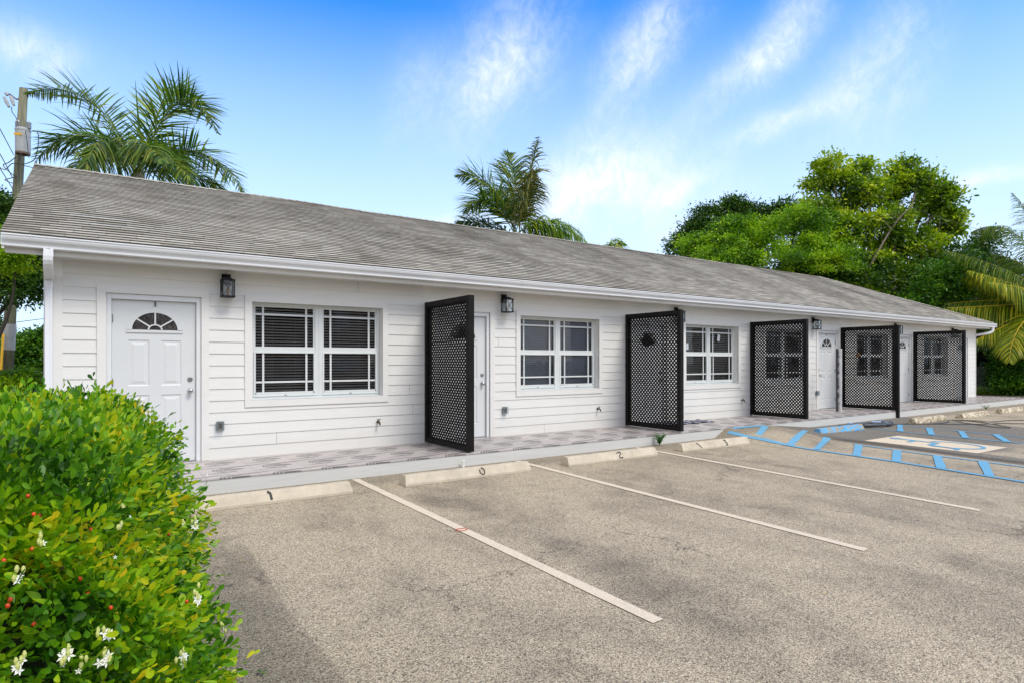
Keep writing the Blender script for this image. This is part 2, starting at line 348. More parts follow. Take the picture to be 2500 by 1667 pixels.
def asphalt(name, base=1.0, paint=None, wear=.5):
    m, nt, b, _ = material(name); p = pos(nt); x, y, z = nt.sep(p)
    v = nt.new('ShaderNodeTexVoronoi', i_Scale=140.); nt.l.new(p, v.inputs['Vector'])
    vr = nt.sep(v.outputs['Color'])[0]
    stone = nt.ramp(vr, [(0, (.11, .09, .065)), (.20, (.36, .295, .205)), (.5, (.53, .445, .31)), (.85, (.64, .545, .39)), (1, (.82, .73, .57))])
    edge = nt.sstep(v.outputs['Distance'], .35, .75)
    stone = nt.mix(nt.m('MULTIPLY', edge, .55), stone, (.10, .085, .07))
    mid = nt.noise(p, 55, 3, .6); stone = nt.mix(nt.sstep(mid, .55, .8), stone, nt.mix(1, stone, (.45, .45, .46), 'MULTIPLY'))
    # broad wear: grimy tracks and patches with outlines of their own
    n1 = nt.noise(nt.vm('MULTIPLY', p, (1.0, .55, 1)), .75, 5, .62, .4); n2 = nt.noise(p, 2.6, 4, .6)
    g = nt.m('ADD', nt.m('MULTIPLY', nt.sstep(n1, .44, .66), .6), nt.m('MULTIPLY', nt.sstep(n2, .5, .8), .35))
    wob = nt.m('MULTIPLY', nt.m('SUBTRACT', nt.noise(p, .9, 4), .5), 1.1)
    xw = nt.m('ADD', x, nt.m('MULTIPLY', wob, .12)); yw = nt.m('ADD', y, wob); xs = nt.m('ADD', x, nt.m('MULTIPLY', wob, .5))
    near = nt.m('MULTIPLY', nt.m('SUBTRACT', 1, nt.sstep(xs, .2, 3.2)), nt.m('SUBTRACT', 1, nt.sstep(yw, -7.2, -5.0)))
    seam = nt.m('MULTIPLY', nt.m('SUBTRACT', 1, nt.sstep(nt.m('ABSOLUTE', nt.m('SUBTRACT', xw, .75)), .10, .62)), nt.m('MULTIPLY', nt.m('SUBTRACT', 1, nt.sstep(xw, .985, 1.015)), nt.m('SUBTRACT', 1, nt.sstep(y, -3.5, -3.3))))
    g = nt.m('MAXIMUM', g, nt.m('MULTIPLY', near, .75)); g = nt.m('ADD', g, nt.m('MULTIPLY', seam, .55))
    kerb = nt.m('MULTIPLY', nt.sstep(nt.m('ADD', y, nt.m('MULTIPLY', wob, .1)), -2.0, -1.75), .65); g = nt.m('MAXIMUM', g, kerb)
    track = nt.m('MULTIPLY', nt.box(nt.m('ADD', nt.m('MODULO', nt.m('ADD', x, 50.0-.15), 2.5), nt.m('MULTIPLY', wob, .2)), .35, .8, .25), nt.m('MULTIPLY', nt.sstep(n2, .35, .6), .45))
    g = nt.m('ADD', g, nt.m('MULTIPLY', track, nt.m('SUBTRACT', 1, nt.sstep(y, -2.6, -2.2))))
    tan_ = nt.mix(nt.m('MULTIPLY', nt.m('MINIMUM', g, 1), .72), stone, nt.mix(1, stone, (.34, .35, .37), 'MULTIPLY'))
    # darker resealed strip through the accessible bay
    dk = nt.m('MULTIPLY', nt.box(nt.m('ADD', xs, nt.m('MULTIPLY', y, .0)), 11.65, 17.6, .12), nt.m('SUBTRACT', 1, nt.m('MULTIPLY', nt.sstep(nt.m('MULTIPLY', yw, -1), 4.6, 5.0), nt.box(xs, 12.3, 18.5, .1))))
    dk = nt.m('MULTIPLY', dk, nt.m('SUBTRACT', 1, nt.sstep(nt.m('MULTIPLY', y, -1), 9, 12)))
    col = nt.mix(nt.m('MULTIPLY', dk, .85), tan_, nt.mix(1, stone, (.40, .44, .52), 'MULTIPLY'))
    streak = nt.m('MULTIPLY', nt.box(nt.m('ADD', x, nt.m('MULTIPLY', wob, .06)), 11.55, 11.95, .12), nt.sstep(nt.m('MULTIPLY', y, -1), 2.2, 3.0))
    col = nt.mix(nt.m('MULTIPLY', streak, .75), col, nt.mix(1, stone, (.16, .16, .17), 'MULTIPLY'))
    # cracks
    v2 = nt.new('ShaderNodeTexVoronoi', feature='DISTANCE_TO_EDGE', i_Scale=.33); nt.l.new(nt.vm('ADD', p, nt.comb(nt.noise(p, 2, 5, .7), nt.noise(p, 2.3, 5, .7), 0)), v2.inputs['Vector'])
    crack = nt.m('MULTIPLY', nt.m('SUBTRACT', 1, nt.sstep(v2.outputs['Distance'], .001, .007)), nt.sstep(nt.noise(p, .5, 2), .5, .6))
    col = nt.mix(nt.m('MULTIPLY', crack, .6), col, (.03, .027, .025))
    h = nt.m('SUBTRACT', 1, v.outputs['Distance'])
    if paint:
        pit = nt.m('MULTIPLY', nt.sstep(nt.noise(p, 60, 3, .7), .5+.12*(1-wear), .66), nt.sstep(nt.noise(p, 3.5, 4, .6), .35, .65))
        hole = nt.sstep(v.outputs['Distance'], .55, .62)
        k = nt.m('MAXIMUM', nt.m('MULTIPLY', pit, wear), nt.m('MULTIPLY', hole, wear*.8))
        pc = nt.mix(nt.m('MULTIPLY', nt.noise(p, 4, 4, .6), .5), paint, tuple(c*.72 for c in paint))
        col = nt.mix(k, pc, col)
    nt.l.new(col, b.inputs['Base Color']); b.inputs['Roughness'].default_value = .8; b.inputs['Specular IOR Level'].default_value = .25
    bump(nt, b, h, .35 if paint else .6, .006); return m
M['asphalt'] = asphalt('worn_exposed_asphalt'); M['line'] = asphalt('cream_line_paint', paint=(.74, .64, .50), wear=.5)
M['blue'] = asphalt('blue_marking_paint', paint=(.13, .40, .62), wear=.38); M['cream'] = asphalt('cream_marking_paint', paint=(.74, .63, .47), wear=.35)

def tiles():
    m, nt, b, _ = material('swirl_floor_tiles'); p = pos(nt); x, y, z = nt.sep(p); P = .565
    def cell(v, o): return nt.m('MULTIPLY', nt.m('SUBTRACT', nt.m('FRACT', nt.m('ADD', nt.m('DIVIDE', nt.m('SUBTRACT', v, o), P), 10.5)), .5), P)
    lx = cell(x, 5.66+.12); ly = cell(y, -.335)
    cx, cy = .03, .0
    def rad(ax, ay, sy=1.1): 
        a = nt.m('SUBTRACT', lx, ax); c = nt.m('MULTIPLY', nt.m('SUBTRACT', ly, ay), sy); return nt.m('SQRT', nt.m('ADD', nt.m('MULTIPLY', a, a), nt.m('MULTIPLY', c, c)))
    r0 = rad(cx, cy); head = nt.m('MULTIPLY', nt.m('SUBTRACT', 1, nt.sstep(r0, .180, .188)), nt.m('SUBTRACT', 1, nt.sstep(nt.m('SUBTRACT', lx, nt.m('MULTIPLY', ly, .5)), .03, .05)))
    core = nt.m('SUBTRACT', 1, nt.sstep(rad(.09, -.01, 1.7), .105, .12))
    rings = nt.sstep(nt.m('SINE', nt.m('MULTIPLY', r0, 2*pi/.040)), -.55, -.1)
    def band(a0, b0, a1, b1, w0, w1):
        t = nt.m('DIVIDE', nt.m('SUBTRACT', lx, a0), a1-a0); yy = nt.m('ADD', b0, nt.m('MULTIPLY', t, b1-b0)); ww = nt.m('ADD', w0, nt.m('MULTIPLY', t, w1-w0))
        k = nt.m('SUBTRACT', 1, nt.sstep(nt.m('SUBTRACT', nt.m('ABSOLUTE', nt.m('SUBTRACT', ly, yy)), ww), -.004, .004))
        return nt.m('MULTIPLY', k, nt.box(lx, min(a0, a1), max(a0, a1), .004))
    d = nt.m('MULTIPLY', head, rings); d = nt.m('MAXIMUM', d, core)
    for bb in ((-.05, .125, .12, .150, .038, .036), (.12, .150, .2825, .178, .036, .028), (-.2825, .178, -.0, .245, .028, .014), (-.28, -.215, .10, -.15, .010, .036)): d = nt.m('MAXIMUM', d, band(*bb))
    faint = nt.m('MULTIPLY', nt.sstep(nt.m('SINE', nt.m('MULTIPLY', rad(.2, -.15, 1.4), 2*pi/.03)), .1, .6), .16)
    n = nt.noise(p, 14, 4, .6)
    basec = nt.ramp(nt.noise(p, 1.4, 4), [(.35, (.42, .385, .375)), (.65, (.50, .45, .43))])
    col = nt.mix(faint, basec, (.22, .20, .20)); col = nt.mix(nt.m('MULTIPLY', d, nt.m('ADD', .55, nt.m('MULTIPLY', n, .4))), col, (.085, .08, .08))
    g1 = cell(x, 5.5); g2 = cell(y, -.3+.2825); gg = nt.m('MAXIMUM', nt.m('SUBTRACT', 1, nt.sstep(nt.m('ABSOLUTE', g1), .002, .004)), nt.m('SUBTRACT', 1, nt.sstep(nt.m('ABSOLUTE', g2), .002, .004)))
    col = nt.mix(nt.m('MULTIPLY', gg, .7), col, (.20, .15, .12))
    nt.l.new(col, b.inputs['Base Color']); nt.l.new(nt.ramp(nt.noise(p, 3, 4), [(.3, .28), (.7, .5)]), b.inputs['Roughness']); return m
M['tile'] = tiles()

def shingles():
    m, nt, b, _ = material('weathered_grey_shingles'); p = pos(nt); x, y, z = nt.sep(p)
    row = nt.m('FLOOR', nt.m('DIVIDE', nt.m('SUBTRACT', z, 2.838), .04374)); u = nt.m('ADD', x, nt.m('MULTIPLY', nt.m('FRACT', nt.m('MULTIPLY', row, .618)), 1.0))
    tab = nt.m('FLOOR', nt.m('DIVIDE', u, .31)); wn = nt.new('ShaderNodeTexWhiteNoise', noise_dimensions='2D'); nt.l.new(nt.comb(tab, row, 0), wn.inputs['Vector'])
    rn = wn.outputs['Value']
    c = nt.ramp(rn, [(0, (.33, .305, .25)), (.5, (.46, .43, .365)), (1, (.60, .57, .49))])
    wr = nt.new('ShaderNodeTexWhiteNoise', noise_dimensions='1D'); nt.l.new(row, wr.inputs['W']); c = nt.mix(1, c, nt.ramp(wr.outputs['Value'], [(0, (.86, .86, .85)), (1, (1.07, 1.07, 1.06))]), 'MULTIPLY')
    g = nt.noise(p, 120, 3, .7); c = nt.mix(nt.sstep(g, .35, .7), nt.mix(1, c, (.72, .72, .73), 'MULTIPLY'), c)
    bl_ = nt.sstep(nt.noise(nt.vm('MULTIPLY', p, (.9, .45, .45)), 1.1, 5, .62), .45, .70)       # algae blotches
    c = nt.mix(nt.m('MULTIPLY', bl_, .62), c, nt.mix(1, c, (.42, .38, .34), 'MULTIPLY'))
    st = nt.sstep(nt.noise(nt.vm('MULTIPLY', p, (2.2, .22, .22)), 1.0, 3, .6), .56, .78); c = nt.mix(nt.m('MULTIPLY', st, .35), c, (.44, .42, .39))
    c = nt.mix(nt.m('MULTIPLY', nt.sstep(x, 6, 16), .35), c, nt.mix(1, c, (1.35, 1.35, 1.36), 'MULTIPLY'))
    fr_ = nt.m('FRACT', nt.m('DIVIDE', u, .31)); slot = nt.m('MULTIPLY', nt.m('SUBTRACT', 1, nt.sstep(fr_, .02, .035)), nt.sstep(rn, .25, .3))
    rowf = nt.m('FRACT', nt.m('DIVIDE', nt.m('SUBTRACT', z, 2.838), .04374)); c = nt.mix(nt.m('MULTIPLY', slot, .5), c, (.04, .038, .035))
    nt.l.new(c, b.inputs['Base Color']); b.inputs['Roughness'].default_value = .9; b.inputs['Specular IOR Level'].default_value = .2
    bump(nt, b, g, .5, .004); return m
M['shingle'] = shingles(); M['shedge'] = plain('shingle_edge', (.05, .047, .043), .9, var=.4, scale=20)
def concrete(name, col, chips=None):
    m, nt, b, _ = material(name); p = pos(nt)
    c = nt.ramp(nt.noise(p, 5, 6, .65), [(.3, tuple(k*.78 for k in col)), (.7, tuple(min(1, k*1.08) for k in col))])
    st = nt.sstep(nt.noise(nt.vm('MULTIPLY', p, (1, 1, 2)), 2.3, 5, .7, .5), .55, .72); c = nt.mix(nt.m('MULTIPLY', st, .6), c, tuple(k*f for k, f in zip(col, (.58, .54, .46))))
    sc = nt.sstep(nt.noise(nt.vm('MULTIPLY', p, (2, 6, 1)), 4.5, 5, .7, 1.5), .64, .72); c = nt.mix(nt.m('MULTIPLY', sc, .6), c, (.07, .065, .06))
    if chips:
        cp = nt.sstep(nt.noise(nt.vm('MULTIPLY', p, (1, 2.2, 2)), 7, 5, .6, .8), .49, .53); c = nt.mix(cp, c, chips)
    nt.l.new(c, b.inputs['Base Color']); b.inputs['Roughness'].default_value = .8
    bump(nt, b, nt.noise(p, 60, 4, .7), .4, .005); return m
M['stop'] = concrete('cream_concrete', (.57, .50, .385)); M['stopw'] = concrete('stained_concrete', (.62, .55, .42), (.30, .24, .15))
M['stopb'] = concrete('flaking_blue_paint', (.11, .40, .70), (.34, .28, .19))
M['soil'] = plain('leaf_litter_soil', (.10, .085, .045), .95, var=.5, scale=3, bmp=.6); M['bark'] = plain('grey_bark', (.17, .145, .11), .9, var=.35, scale=8, bmp=.8)
M['darkbark'] = plain('dark_bark', (.06, .05, .04), .9, var=.35, scale=8, bmp=.8); M['palmbark'] = plain('palm_trunk_bark', (.27, .25, .21), .85, var=.2, scale=5, bmp=.5)
m, nt, b, _ = material('treated_pole_wood'); p = pos(nt)
nt.l.new(nt.ramp(nt.noise(nt.vm('MULTIPLY', p, (14, 14, .7)), 1.6, 6, .65), [(.3, (.07, .07, .045)), (.55, (.19, .19, .12)), (.8, (.30, .28, .18))]), b.inputs['Base Color']); b.inputs['Roughness'].default_value = .85
bump(nt, b, nt.noise(nt.vm('MULTIPLY', p, (20, 20, 1)), 2, 5), .5, .01); M['pole'] = m
M['galv'] = plain('galvanised_steel', (.33, .345, .35), .4, .6, .12, 8); M['tank'] = plain('transformer_enamel', (.36, .38, .385), .4, var=.06, scale=4); M['ceramic'] = plain('grey_ceramic', (.38, .40, .42), .3, var=.1)
M['wire'] = plain('dark_wire', (.03, .035, .04), .5, var=.2); M['yellow'] = plain('yellow_guard_plastic', (.75, .42, .02), .4, var=.08)
# foliage colours
M['hedge'] = leaf_mat('hedge_leaves', [(0, (.014, .055, .005)), (.26, (.045, .16, .006)), (.48, (.14, .34, .008)), (.66, (.32, .52, .010)), (.84, (.55, .56, .012)), (1, (.82, .54, .015))], .40, .36, .55, 3.8)
M['tree_mid'] = leaf_mat('mid_green_leaves', [(0, (.02, .06, .006)), (.32, (.10, .20, .010)), (.6, (.28, .42, .014)), (1, (.66, .70, .03))], .4, .4, .5, .7)
M['tree_bright'] = leaf_mat('bright_feathery_leaves', [(0, (.02, .07, .004)), (.35, (.08, .21, .006)), (.7, (.28, .48, .01)), (1, (.55, .68, .015))], .45, .4, .6, .9)
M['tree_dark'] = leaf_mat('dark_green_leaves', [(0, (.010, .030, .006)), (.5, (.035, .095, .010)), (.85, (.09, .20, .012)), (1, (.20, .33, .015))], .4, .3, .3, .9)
M['tree_shaded'] = leaf_mat('shade_darkened_leaves', [(0, (.003, .008, .003)), (.6, (.008, .022, .005)), (1, (.025, .06, .008))], .5, .2)  # shade behind the fence painted into the leaf colour
M['shrub'] = leaf_mat('glossy_shrub_leaves', [(0, (.014, .06, .006)), (.45, (.05, .16, .01)), (.8, (.13, .30, .012)), (1, (.28, .42, .02))], .35, .35, .3, 1.5)
M['palm_green'] = leaf_mat('palm_leaflets', [(0, (.02, .06, .014)), (.4, (.06, .14, .02)), (.75, (.14, .24, .025)), (1, (.34, .36, .05))], .35, .35)
M['palm_yellow'] = leaf_mat('young_palm_leaflets', [(0, (.06, .14, .008)), (.5, (.15, .28, .01)), (1, (.32, .40, .02))], .35, .4)
M['palm_dry'] = leaf_mat('drying_palm_leaflets', [(0, (.04, .07, .018)), (.5, (.12, .16, .03)), (1, (.30, .26, .07))], .5, .25)
M['coco'] = leaf_mat('coconut_leaflets', [(0, (.07, .13, .008)), (.4, (.18, .26, .01)), (.75, (.36, .40, .015)), (1, (.62, .52, .03))], .35, .35)
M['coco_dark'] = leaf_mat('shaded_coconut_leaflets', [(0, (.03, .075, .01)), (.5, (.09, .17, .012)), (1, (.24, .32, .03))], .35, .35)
M['rib'] = plain('palm_rib', (.16, .20, .05), .5, var=.2); M['yrib'] = plain('yellow_palm_rib', (.62, .42, .03), .45, var=.12)
M['petal'] = plain('white_petals', (.80, .80, .72), .5, var=.05); M['bud'] = plain('yellow_green_buds', (.55, .58, .18), .5, var=.1)
M['berry'] = plain('orange_red_berry', (.62, .06, .01), .25, var=.2, scale=20); M['twig'] = plain('brown_twigs', (.20, .14, .085), .8, var=.3, scale=20)
M['weed'] = leaf_mat('weed_leaflets', [(0, (.02, .09, .01)), (1, (.07, .25, .02))], .45, .3)

# ------------------------------------------------------------------ ground
def gsheet(x0, x1, ys, off, nx=2):
    m = MB(); xs = np.linspace(x0, x1, nx)
    for i in range(len(ys)-1):
        for j in range(nx-1):
            m.quad((xs[j], ys[i], gz(ys[i])+off), (xs[j+1], ys[i], gz(ys[i])+off), (xs[j+1], ys[i+1], gz(ys[i+1])+off), (xs[j], ys[i+1], gz(ys[i+1])+off))
    return m
g = MB(); g.quad((-500, -16, gz(-16)-.03), (600, -16, gz(-16)-.03), (600, -500, gz(-16)-.03), (-500, -500, gz(-16)-.03))
g.quad((-500, -1.445, -.03), (600, -1.445, -.03), (600, -16, gz(-16)-.03), (-500, -16, gz(-16)-.03))
g.quad((-500, 500, -.03), (600, 500, -.03), (600, -1.445, -.03), (-500, -1.445, -.03))
tag(g.build('ground', M['soil']), kind='structure')
tag(gsheet(-.6, 60, [-1.0, -1.445, -5, -10, -16], 0).build('car_park', M['asphalt']), kind='structure')
# walkway slab with its kerb; a ramp of asphalt rises to it
sl = MB(); sl.cur = 0; sl.prism([(-1.445, -.2), (-1.425, .15), (-1.425, .163), (0.2, .163), (.2, -.2)], -.75, 27.25)
kb = tag(sl.build('walkway_kerb', M['curb'], bevel=.006), kind='structure')
tl = MB(); tl.quad((-.75, -1.432, .17), (27.25, -1.432, .17), (27.25, 0.05, .17), (-.75, 0.05, .17)); tl.quad((-.75, -1.432, .155), (27.25, -1.432, .155), (27.25, -1.432, .17), (-.75, -1.432, .17))
tag(tl.build('walkway_tiles', M['tile'], fixn=False), kind='structure')
def ramp_z(x, y):
    # height of the asphalt ramp at (x,y); elsewhere the car park
    if y > -1.40 or y < -2.9 or x < 9.72 or x > 13.2: return gz(y)
    top = .166*(max(0, min(1, (x-9.74)/.34)) if x < 10.2 else 1-max(0, min(1, (x-11.18)/1.9)))
    d = (-y-1.45)/1.3; f = max(0, min(1, 1-d)); f = f if x > 10.1 else f**1.5
    return gz(y)*(1-f)+top*f if top > 0 else gz(y)
rm = MB(); gx = list(np.linspace(9.72, 10.2, 9))+list(np.linspace(10.3, 11.2, 6))+list(np.linspace(11.3, 13.2, 14)); gy = np.linspace(-1.43, -2.9, 16)
for a, b_ in zip(gx[:-1], gx[1:]):
    for c, d in zip(gy[:-1], gy[1:]): rm.quad(*[(p_, q_, ramp_z(p_, q_)+.002) for p_, q_ in ((a, d), (b_, d), (b_, c), (a, c))])
tag(rm.build('asphalt_ramp', M['asphalt'], fixn=False), kind='structure')
def strip(name, mat, pts, w, dz=.006, wob=.0, seg=.25):
    """painted band along a polyline lying on the ground or the ramp"""
    m = MB(); P = []
    for a, b_ in zip(pts[:-1], pts[1:]):
        L = math.hypot(b_[0]-a[0], b_[1]-a[1]); n = max(1, int(L/seg))
        for i in range(n): P.append((a[0]+(b_[0]-a[0])*i/n, a[1]+(b_[1]-a[1])*i/n))
    P.append(pts[-1][:2]); rows = []
    for i, p in enumerate(P):
        q0 = P[max(0, i-1)]; q1 = P[min(len(P)-1, i+1)]; t = Vector((q1[0]-q0[0], q1[1]-q0[1])).normalized(); n_ = Vector((-t.y, t.x)); hw = w/2+random.uniform(-wob, wob)
        l = (p[0]+n_.x*hw, p[1]+n_.y*hw); r_ = (p[0]-n_.x*hw, p[1]-n_.y*hw)
        rows.append(((l[0], l[1], ramp_z(*l)+dz), (r_[0], r_[1], ramp_z(*r_)+dz)))
    for a, b_ in zip(rows[:-1], rows[1:]): m.quad(a[0], b_[0], b_[1], a[1])
    o = m.build(name, mat, fixn=False); return tag(o, kind='structure')
for (xa, ya, xb, yb) in ((2.64, -1.50, 2.82, -6.27), (5.09, -1.50, 5.33, -6.29), (7.56, -1.50, 7.75, -6.30), (18.06, -2.0, 17.75, -6.2), (20.65, -1.9, 20.3, -6.2), (23.2, -1.9, 23.0, -6.2), (25.8, -1.9, 25.6, -6.2)):
    strip('parking_line', M['line'], [(xa, ya), (xb, yb)], .098, wob=.003)
# blue hatching left and right of the accessible bay
strip('blue_hatching', M['blue'], [(9.98, -1.56), (10.02, -2.0), (10.10, -2.6), (10.06, -3.2), (10.10, -4.5), (10.0, -6.1), (9.95, -7.4)], .10, .010)
strip('blue_hatching', M['blue'], [(9.97, -1.60), (10.25, -1.51), (11.15, -1.54)], .09, .012)
strip('blue_hatching', M['blue'], [(11.36, -3.2), (11.32, -4.0), (11.30, -4.6), (11.36, -5.7), (11.38, -7.2)], .075, .008)
for p0, p1 in (((11.16, -1.58), (10.06, -2.12)), ((11.85, -2.02), (10.12, -2.72)), ((11.60, -2.60), (10.13, -3.20)), ((11.37, -3.30), (10.10, -3.88)), ((11.34, -3.95), (10.12, -4.46)), ((11.33, -4.55), (10.10, -5.07)), ((11.38, -5.15), (10.06, -5.66)), ((11.38, -5.9), (10.02, -6.4))):
    strip('blue_hatching_bar', M['blue'], [p0, p1], .115, .012, wob=.006)
strip('blue_hatching', M['blue'], [(15.42, -2.25), (15.40, -3.4), (15.48, -4.0), (15.5, -6.0)], .05, .008, wob=.012)
strip('blue_hatching', M['blue'], [(14.10, -2.3), (14.15, -3.4), (14.22, -3.9), (14.36, -4.6), (14.4, -6)], .06, .008, wob=.012)
for p0, p1 in (((15.45, -2.24), (14.11, -2.82)), ((15.40, -2.86), (14.18, -3.38)), ((15.42, -3.46), (14.23, -3.96)), ((15.48, -4.05), (14.33, -4.6)), ((15.48, -4.75), (14.38, -5.3))):
    strip('blue_hatching_bar', M['blue'], [p0, p1], .115, .012, wob=.01)
# accessible-bay panel: cream square with the blue symbol
q = [(12.0, -3.09), (13.36, -3.09), (13.50, -4.84), (12.22, -4.82)]
sheet_obj('accessible_bay_panel', M['cream'], [(a, b_, gz(b_)) for a, b_ in q], .006)
sy = MB()
def sp(s_, t_):                                               # s_ across (0 left..1 right seen from the bay), t_ from the building outwards
    ax = q[0][0]+(q[3][0]-q[0][0])*t_; bx = q[1][0]+(q[2][0]-q[1][0])*t_; y_ = q[0][1]+(q[3][1]-q[0][1])*t_; x_ = ax+(bx-ax)*s_
    return (x_, y_, gz(y_)+.012)
def ss(pts, w):
    for (a, b_), (c, d) in zip(pts[:-1], pts[1:]):
        dx, dy = (c-a)*1.3, (d-b_)*1.75; L = math.hypot(dx, dy); nx_, ny_ = -dy/L*w/1.3, dx/L*w/1.75
        sy.quad(sp(a+nx_, b_+ny_), sp(c+nx_, d+ny_), sp(c-nx_, d-ny_), sp(a-nx_, b_-ny_))
disc = [(.62+.075*cos(t), .10+.058*sin(t)) for t in np.linspace(0, 2*pi, 17)[:-1]]; sy.add([sp(*p_) for p_ in disc], [tuple(range(16))])
ss([(.62, .12), (.60, .52)], .045); ss([(.61, .30), (.36, .30)], .035); ss([(.61, .50), (.30, .52), (.18, .80)], .042); ss([(.18, .80), (.08, .80)], .035)
ss([(.55+.33*cos(t), .64+.27*sin(t)) for t in np.linspace(-1.0, 3.5, 22)], .033)
tag(sy.build('accessible_bay_symbol', M['blue'], fixn=False), kind='structure')

# ------------------------------------------------------------------ the building
bd = thing('apartment_building', 'long white clapboard one-storey apartment block with grey shingle roof', 'building', (0, 0, .17))
WX0, WX1, ZB, ZT = -.50, 26.68, .17, 2.66
wins = [1.73, 6.19, 10.60, 13.57, 18.0, 22.35]; WW = 1.875; WZ0, WZ1 = .937, 2.272
doors = [(.137, 0), (4.58, 0), (9.02, 0), (16.02, 1), (20.50, 1), (24.96, 1)]; DW = .915
opens = [(w, w+WW, WZ0, WZ1) for w in wins]+[(d-.058, d+DW+.058, .17, 2.29) for d, _ in doors]
# laps
wl = MB(); cz = [ZB+.155*k for k in range(16)]+[ZT]
ops = sorted(opens)
for k in range(16):
    z0, z1 = cz[k], cz[k+1]; cuts = sorted({z0, z1}|{z for o in ops for z in o[2:] if z0+.001 < z < z1-.001})
    for a, b_ in zip(cuts[:-1], cuts[1:]):
        ya = -.013+.010*(a-z0)/(z1-z0); yb = -.013+.010*(b_-z0)/(z1-z0); xa = WX0+.1
        for o in [o for o in ops if o[2] < (a+b_)/2 < o[3]]+[(WX1, 0, 0, 0)]:
            xb = o[0]
            wl.quad((xa, ya, a), (xb, ya, a), (xb, yb, b_), (xa, yb, b_))
            if a == z0: wl.quad((xa, ya, a), (xb, ya, a), (xb, .004, a+.001), (xa, .004, a+.001))
            xa = o[1]
for _ in range(46):                                           # butt joints between boards
    k = random.randrange(16); x_ = random.uniform(0, 13)**1.0 if random.random() < .7 else random.uniform(13, 26); za, zb = cz[k], cz[k+1]
    if any(o[0]-.12 < x_ < o[1]+.12 and o[2]-.1 < zb and za < o[3]+.1 for o in ops): continue
    wl.cur = 1; wl.quad((x_, -.0145, za+.001), (x_+.004, -.0145, za+.001), (x_+.004, -.0045, zb-.001), (x_, -.0045, zb-.001)); wl.cur = 0
# reveals of the openings, side and back walls
for (x0, x1, z0, z1) in ops:
    for x_ in (x0, x1): wl.quad((x_, -.012, z0), (x_, .16, z0), (x_, .16, z1), (x_, -.012, z1))
    wl.quad((x0, -.012, z1), (x1, -.012, z1), (x1, .16, z1), (x0, .16, z1))
    if z0 > .3: wl.quad((x0, -.012, z0), (x1, -.012, z0), (x1, .16, z0), (x0, .16, z0))
RY = 3.74; BY = 7.5
for k in range(16):
    z0, z1 = cz[k], cz[k+1]
    for x_, s_ in ((WX0, -1), (WX1, 1)): wl.quad((x_+s_*.014, 0, z0), (x_+s_*.014, BY, z0), (x_+s_*.003, BY, z1), (x_+s_*.003, 0, z1))
wl.quad((WX0, BY, ZB), (WX1, BY, ZB), (WX1, BY, ZT), (WX0, BY, ZT))
wl.quad((WX0, 0, ZT), (WX0, BY, ZT), (WX0, RY+.3, 4.45), (WX0, RY-.3, 4.45))
wall = wl.build('wall', [M['siding'], M['greybox']], bd, fixn=False)
for bx in ((WX0-.016, -.343, -.024, .0), (WX0-.020, WX0-.002, 0.002, .12), (26.64, 26.70, -.020, 0), (26.682, 26.702, 0.002, .1)):
    cb = MB(); cb.box(*bx, ZB, ZT); cb.build('corner_board', M['trim'], bd, bevel=.002)
inn = MB(); inn.box(WX0+.1, WX1-.1, .22, BY-.1, ZB, ZT); inn_o = inn.build('dark_interior', M['dark'], bd)
# the inner box is open towards each window: remove its front face and close round the openings
me = inn_o.data; bm = bmesh.new(); bm.from_mesh(me)
bmesh.ops.delete(bm, geom=[f for f in bm.faces if f.normal.y < -.9], context='FACES'); bm.to_mesh(me); bm.free()
# soffit, fascia, gutter
so = MB(); so.box(WX0, 27.02, -.34, -.0, 2.655, 2.675); so.build('soffit', M['fascia'], bd)
fa = MB(); fa.box(-.83, 27.03, -.362, -.34, 2.632, 2.828); fa.box(27.03, 27.052, -.36, BY+.3, 2.632, 2.828)
sl_ = (4.67-2.84)/(RY+.44)
fa.prism([(-.44, 2.66), (-.44, 2.826), (RY, 4.655), (RY, 4.50)], -.85, -.828); fa.build('fascia', M['fascia'], bd, bevel=.003)
gu = MB(); prof = [(-.364, 2.822), (-.364, 2.700), (-.372, 2.692), (-.445, 2.692), (-.452, 2.700), (-.453, 2.722), (-.462, 2.740), (-.484, 2.762), (-.495, 2.785), (-.497, 2.806), (-.506, 2.808), (-.506, 2.822), (-.494, 2.822),
                   (-.490, 2.790), (-.478, 2.768), (-.448, 2.742), (-.444, 2.700), (-.372, 2.697), (-.368, 2.822)]
gu.prism(prof, -.846, 27.2); gu.box(-.850, -.846, -.50, -.364, 2.694, 2.82); gu.box(27.2, 27.204, -.50, -.364, 2.694, 2.82)
gutter = gu.build('gutter', M['gutter'], bd)
for xj in (5.9, 12.1, 18.2, 24.0):
    j = MB(); j.prism([(a-.003 if a < -.37 else a, b_-.003) for a, b_ in prof[2:12]]+[(-.4, 2.822)], xj, xj+.07); j.build('gutter_joint', M['gutter'], gutter)
def rect_tube(mb, pts, w, d, ribs=True):
    """downspout: rectangular section w (x) by d following points in the y-z plane"""
    rows = []
    for i, p in enumerate(pts):
        a = Vector(pts[max(0, i-1)]); c = Vector(pts[min(len(pts)-1, i+1)]); t = (c-a).normalized(); n_ = Vector((1, 0, 0)).cross(t).normalized()
        wx = Vector((1, 0, 0)); k = 1+(.06 if ribs and i % 2 else 0); P = Vector(p)
        rows.append([P+wx*(sx*w/2*k)+n_*(sn*d/2*k) for sx, sn in ((-1, -1), (-.4, -1), (-.4, -.86), (.4, -.86), (.4, -1), (1, -1), (1, 1), (-1, 1))])
    n = 8; vs = [v for r_ in rows for v in r_]
    mb.add(vs, [(i*n+k, i*n+(k+1) % n, (i+1)*n+(k+1) % n, (i+1)*n+k) for i in range(len(rows)-1) for k in range(n)]+[tuple(range(n)), tuple(range(len(vs)-n, len(vs)))[::-1]])
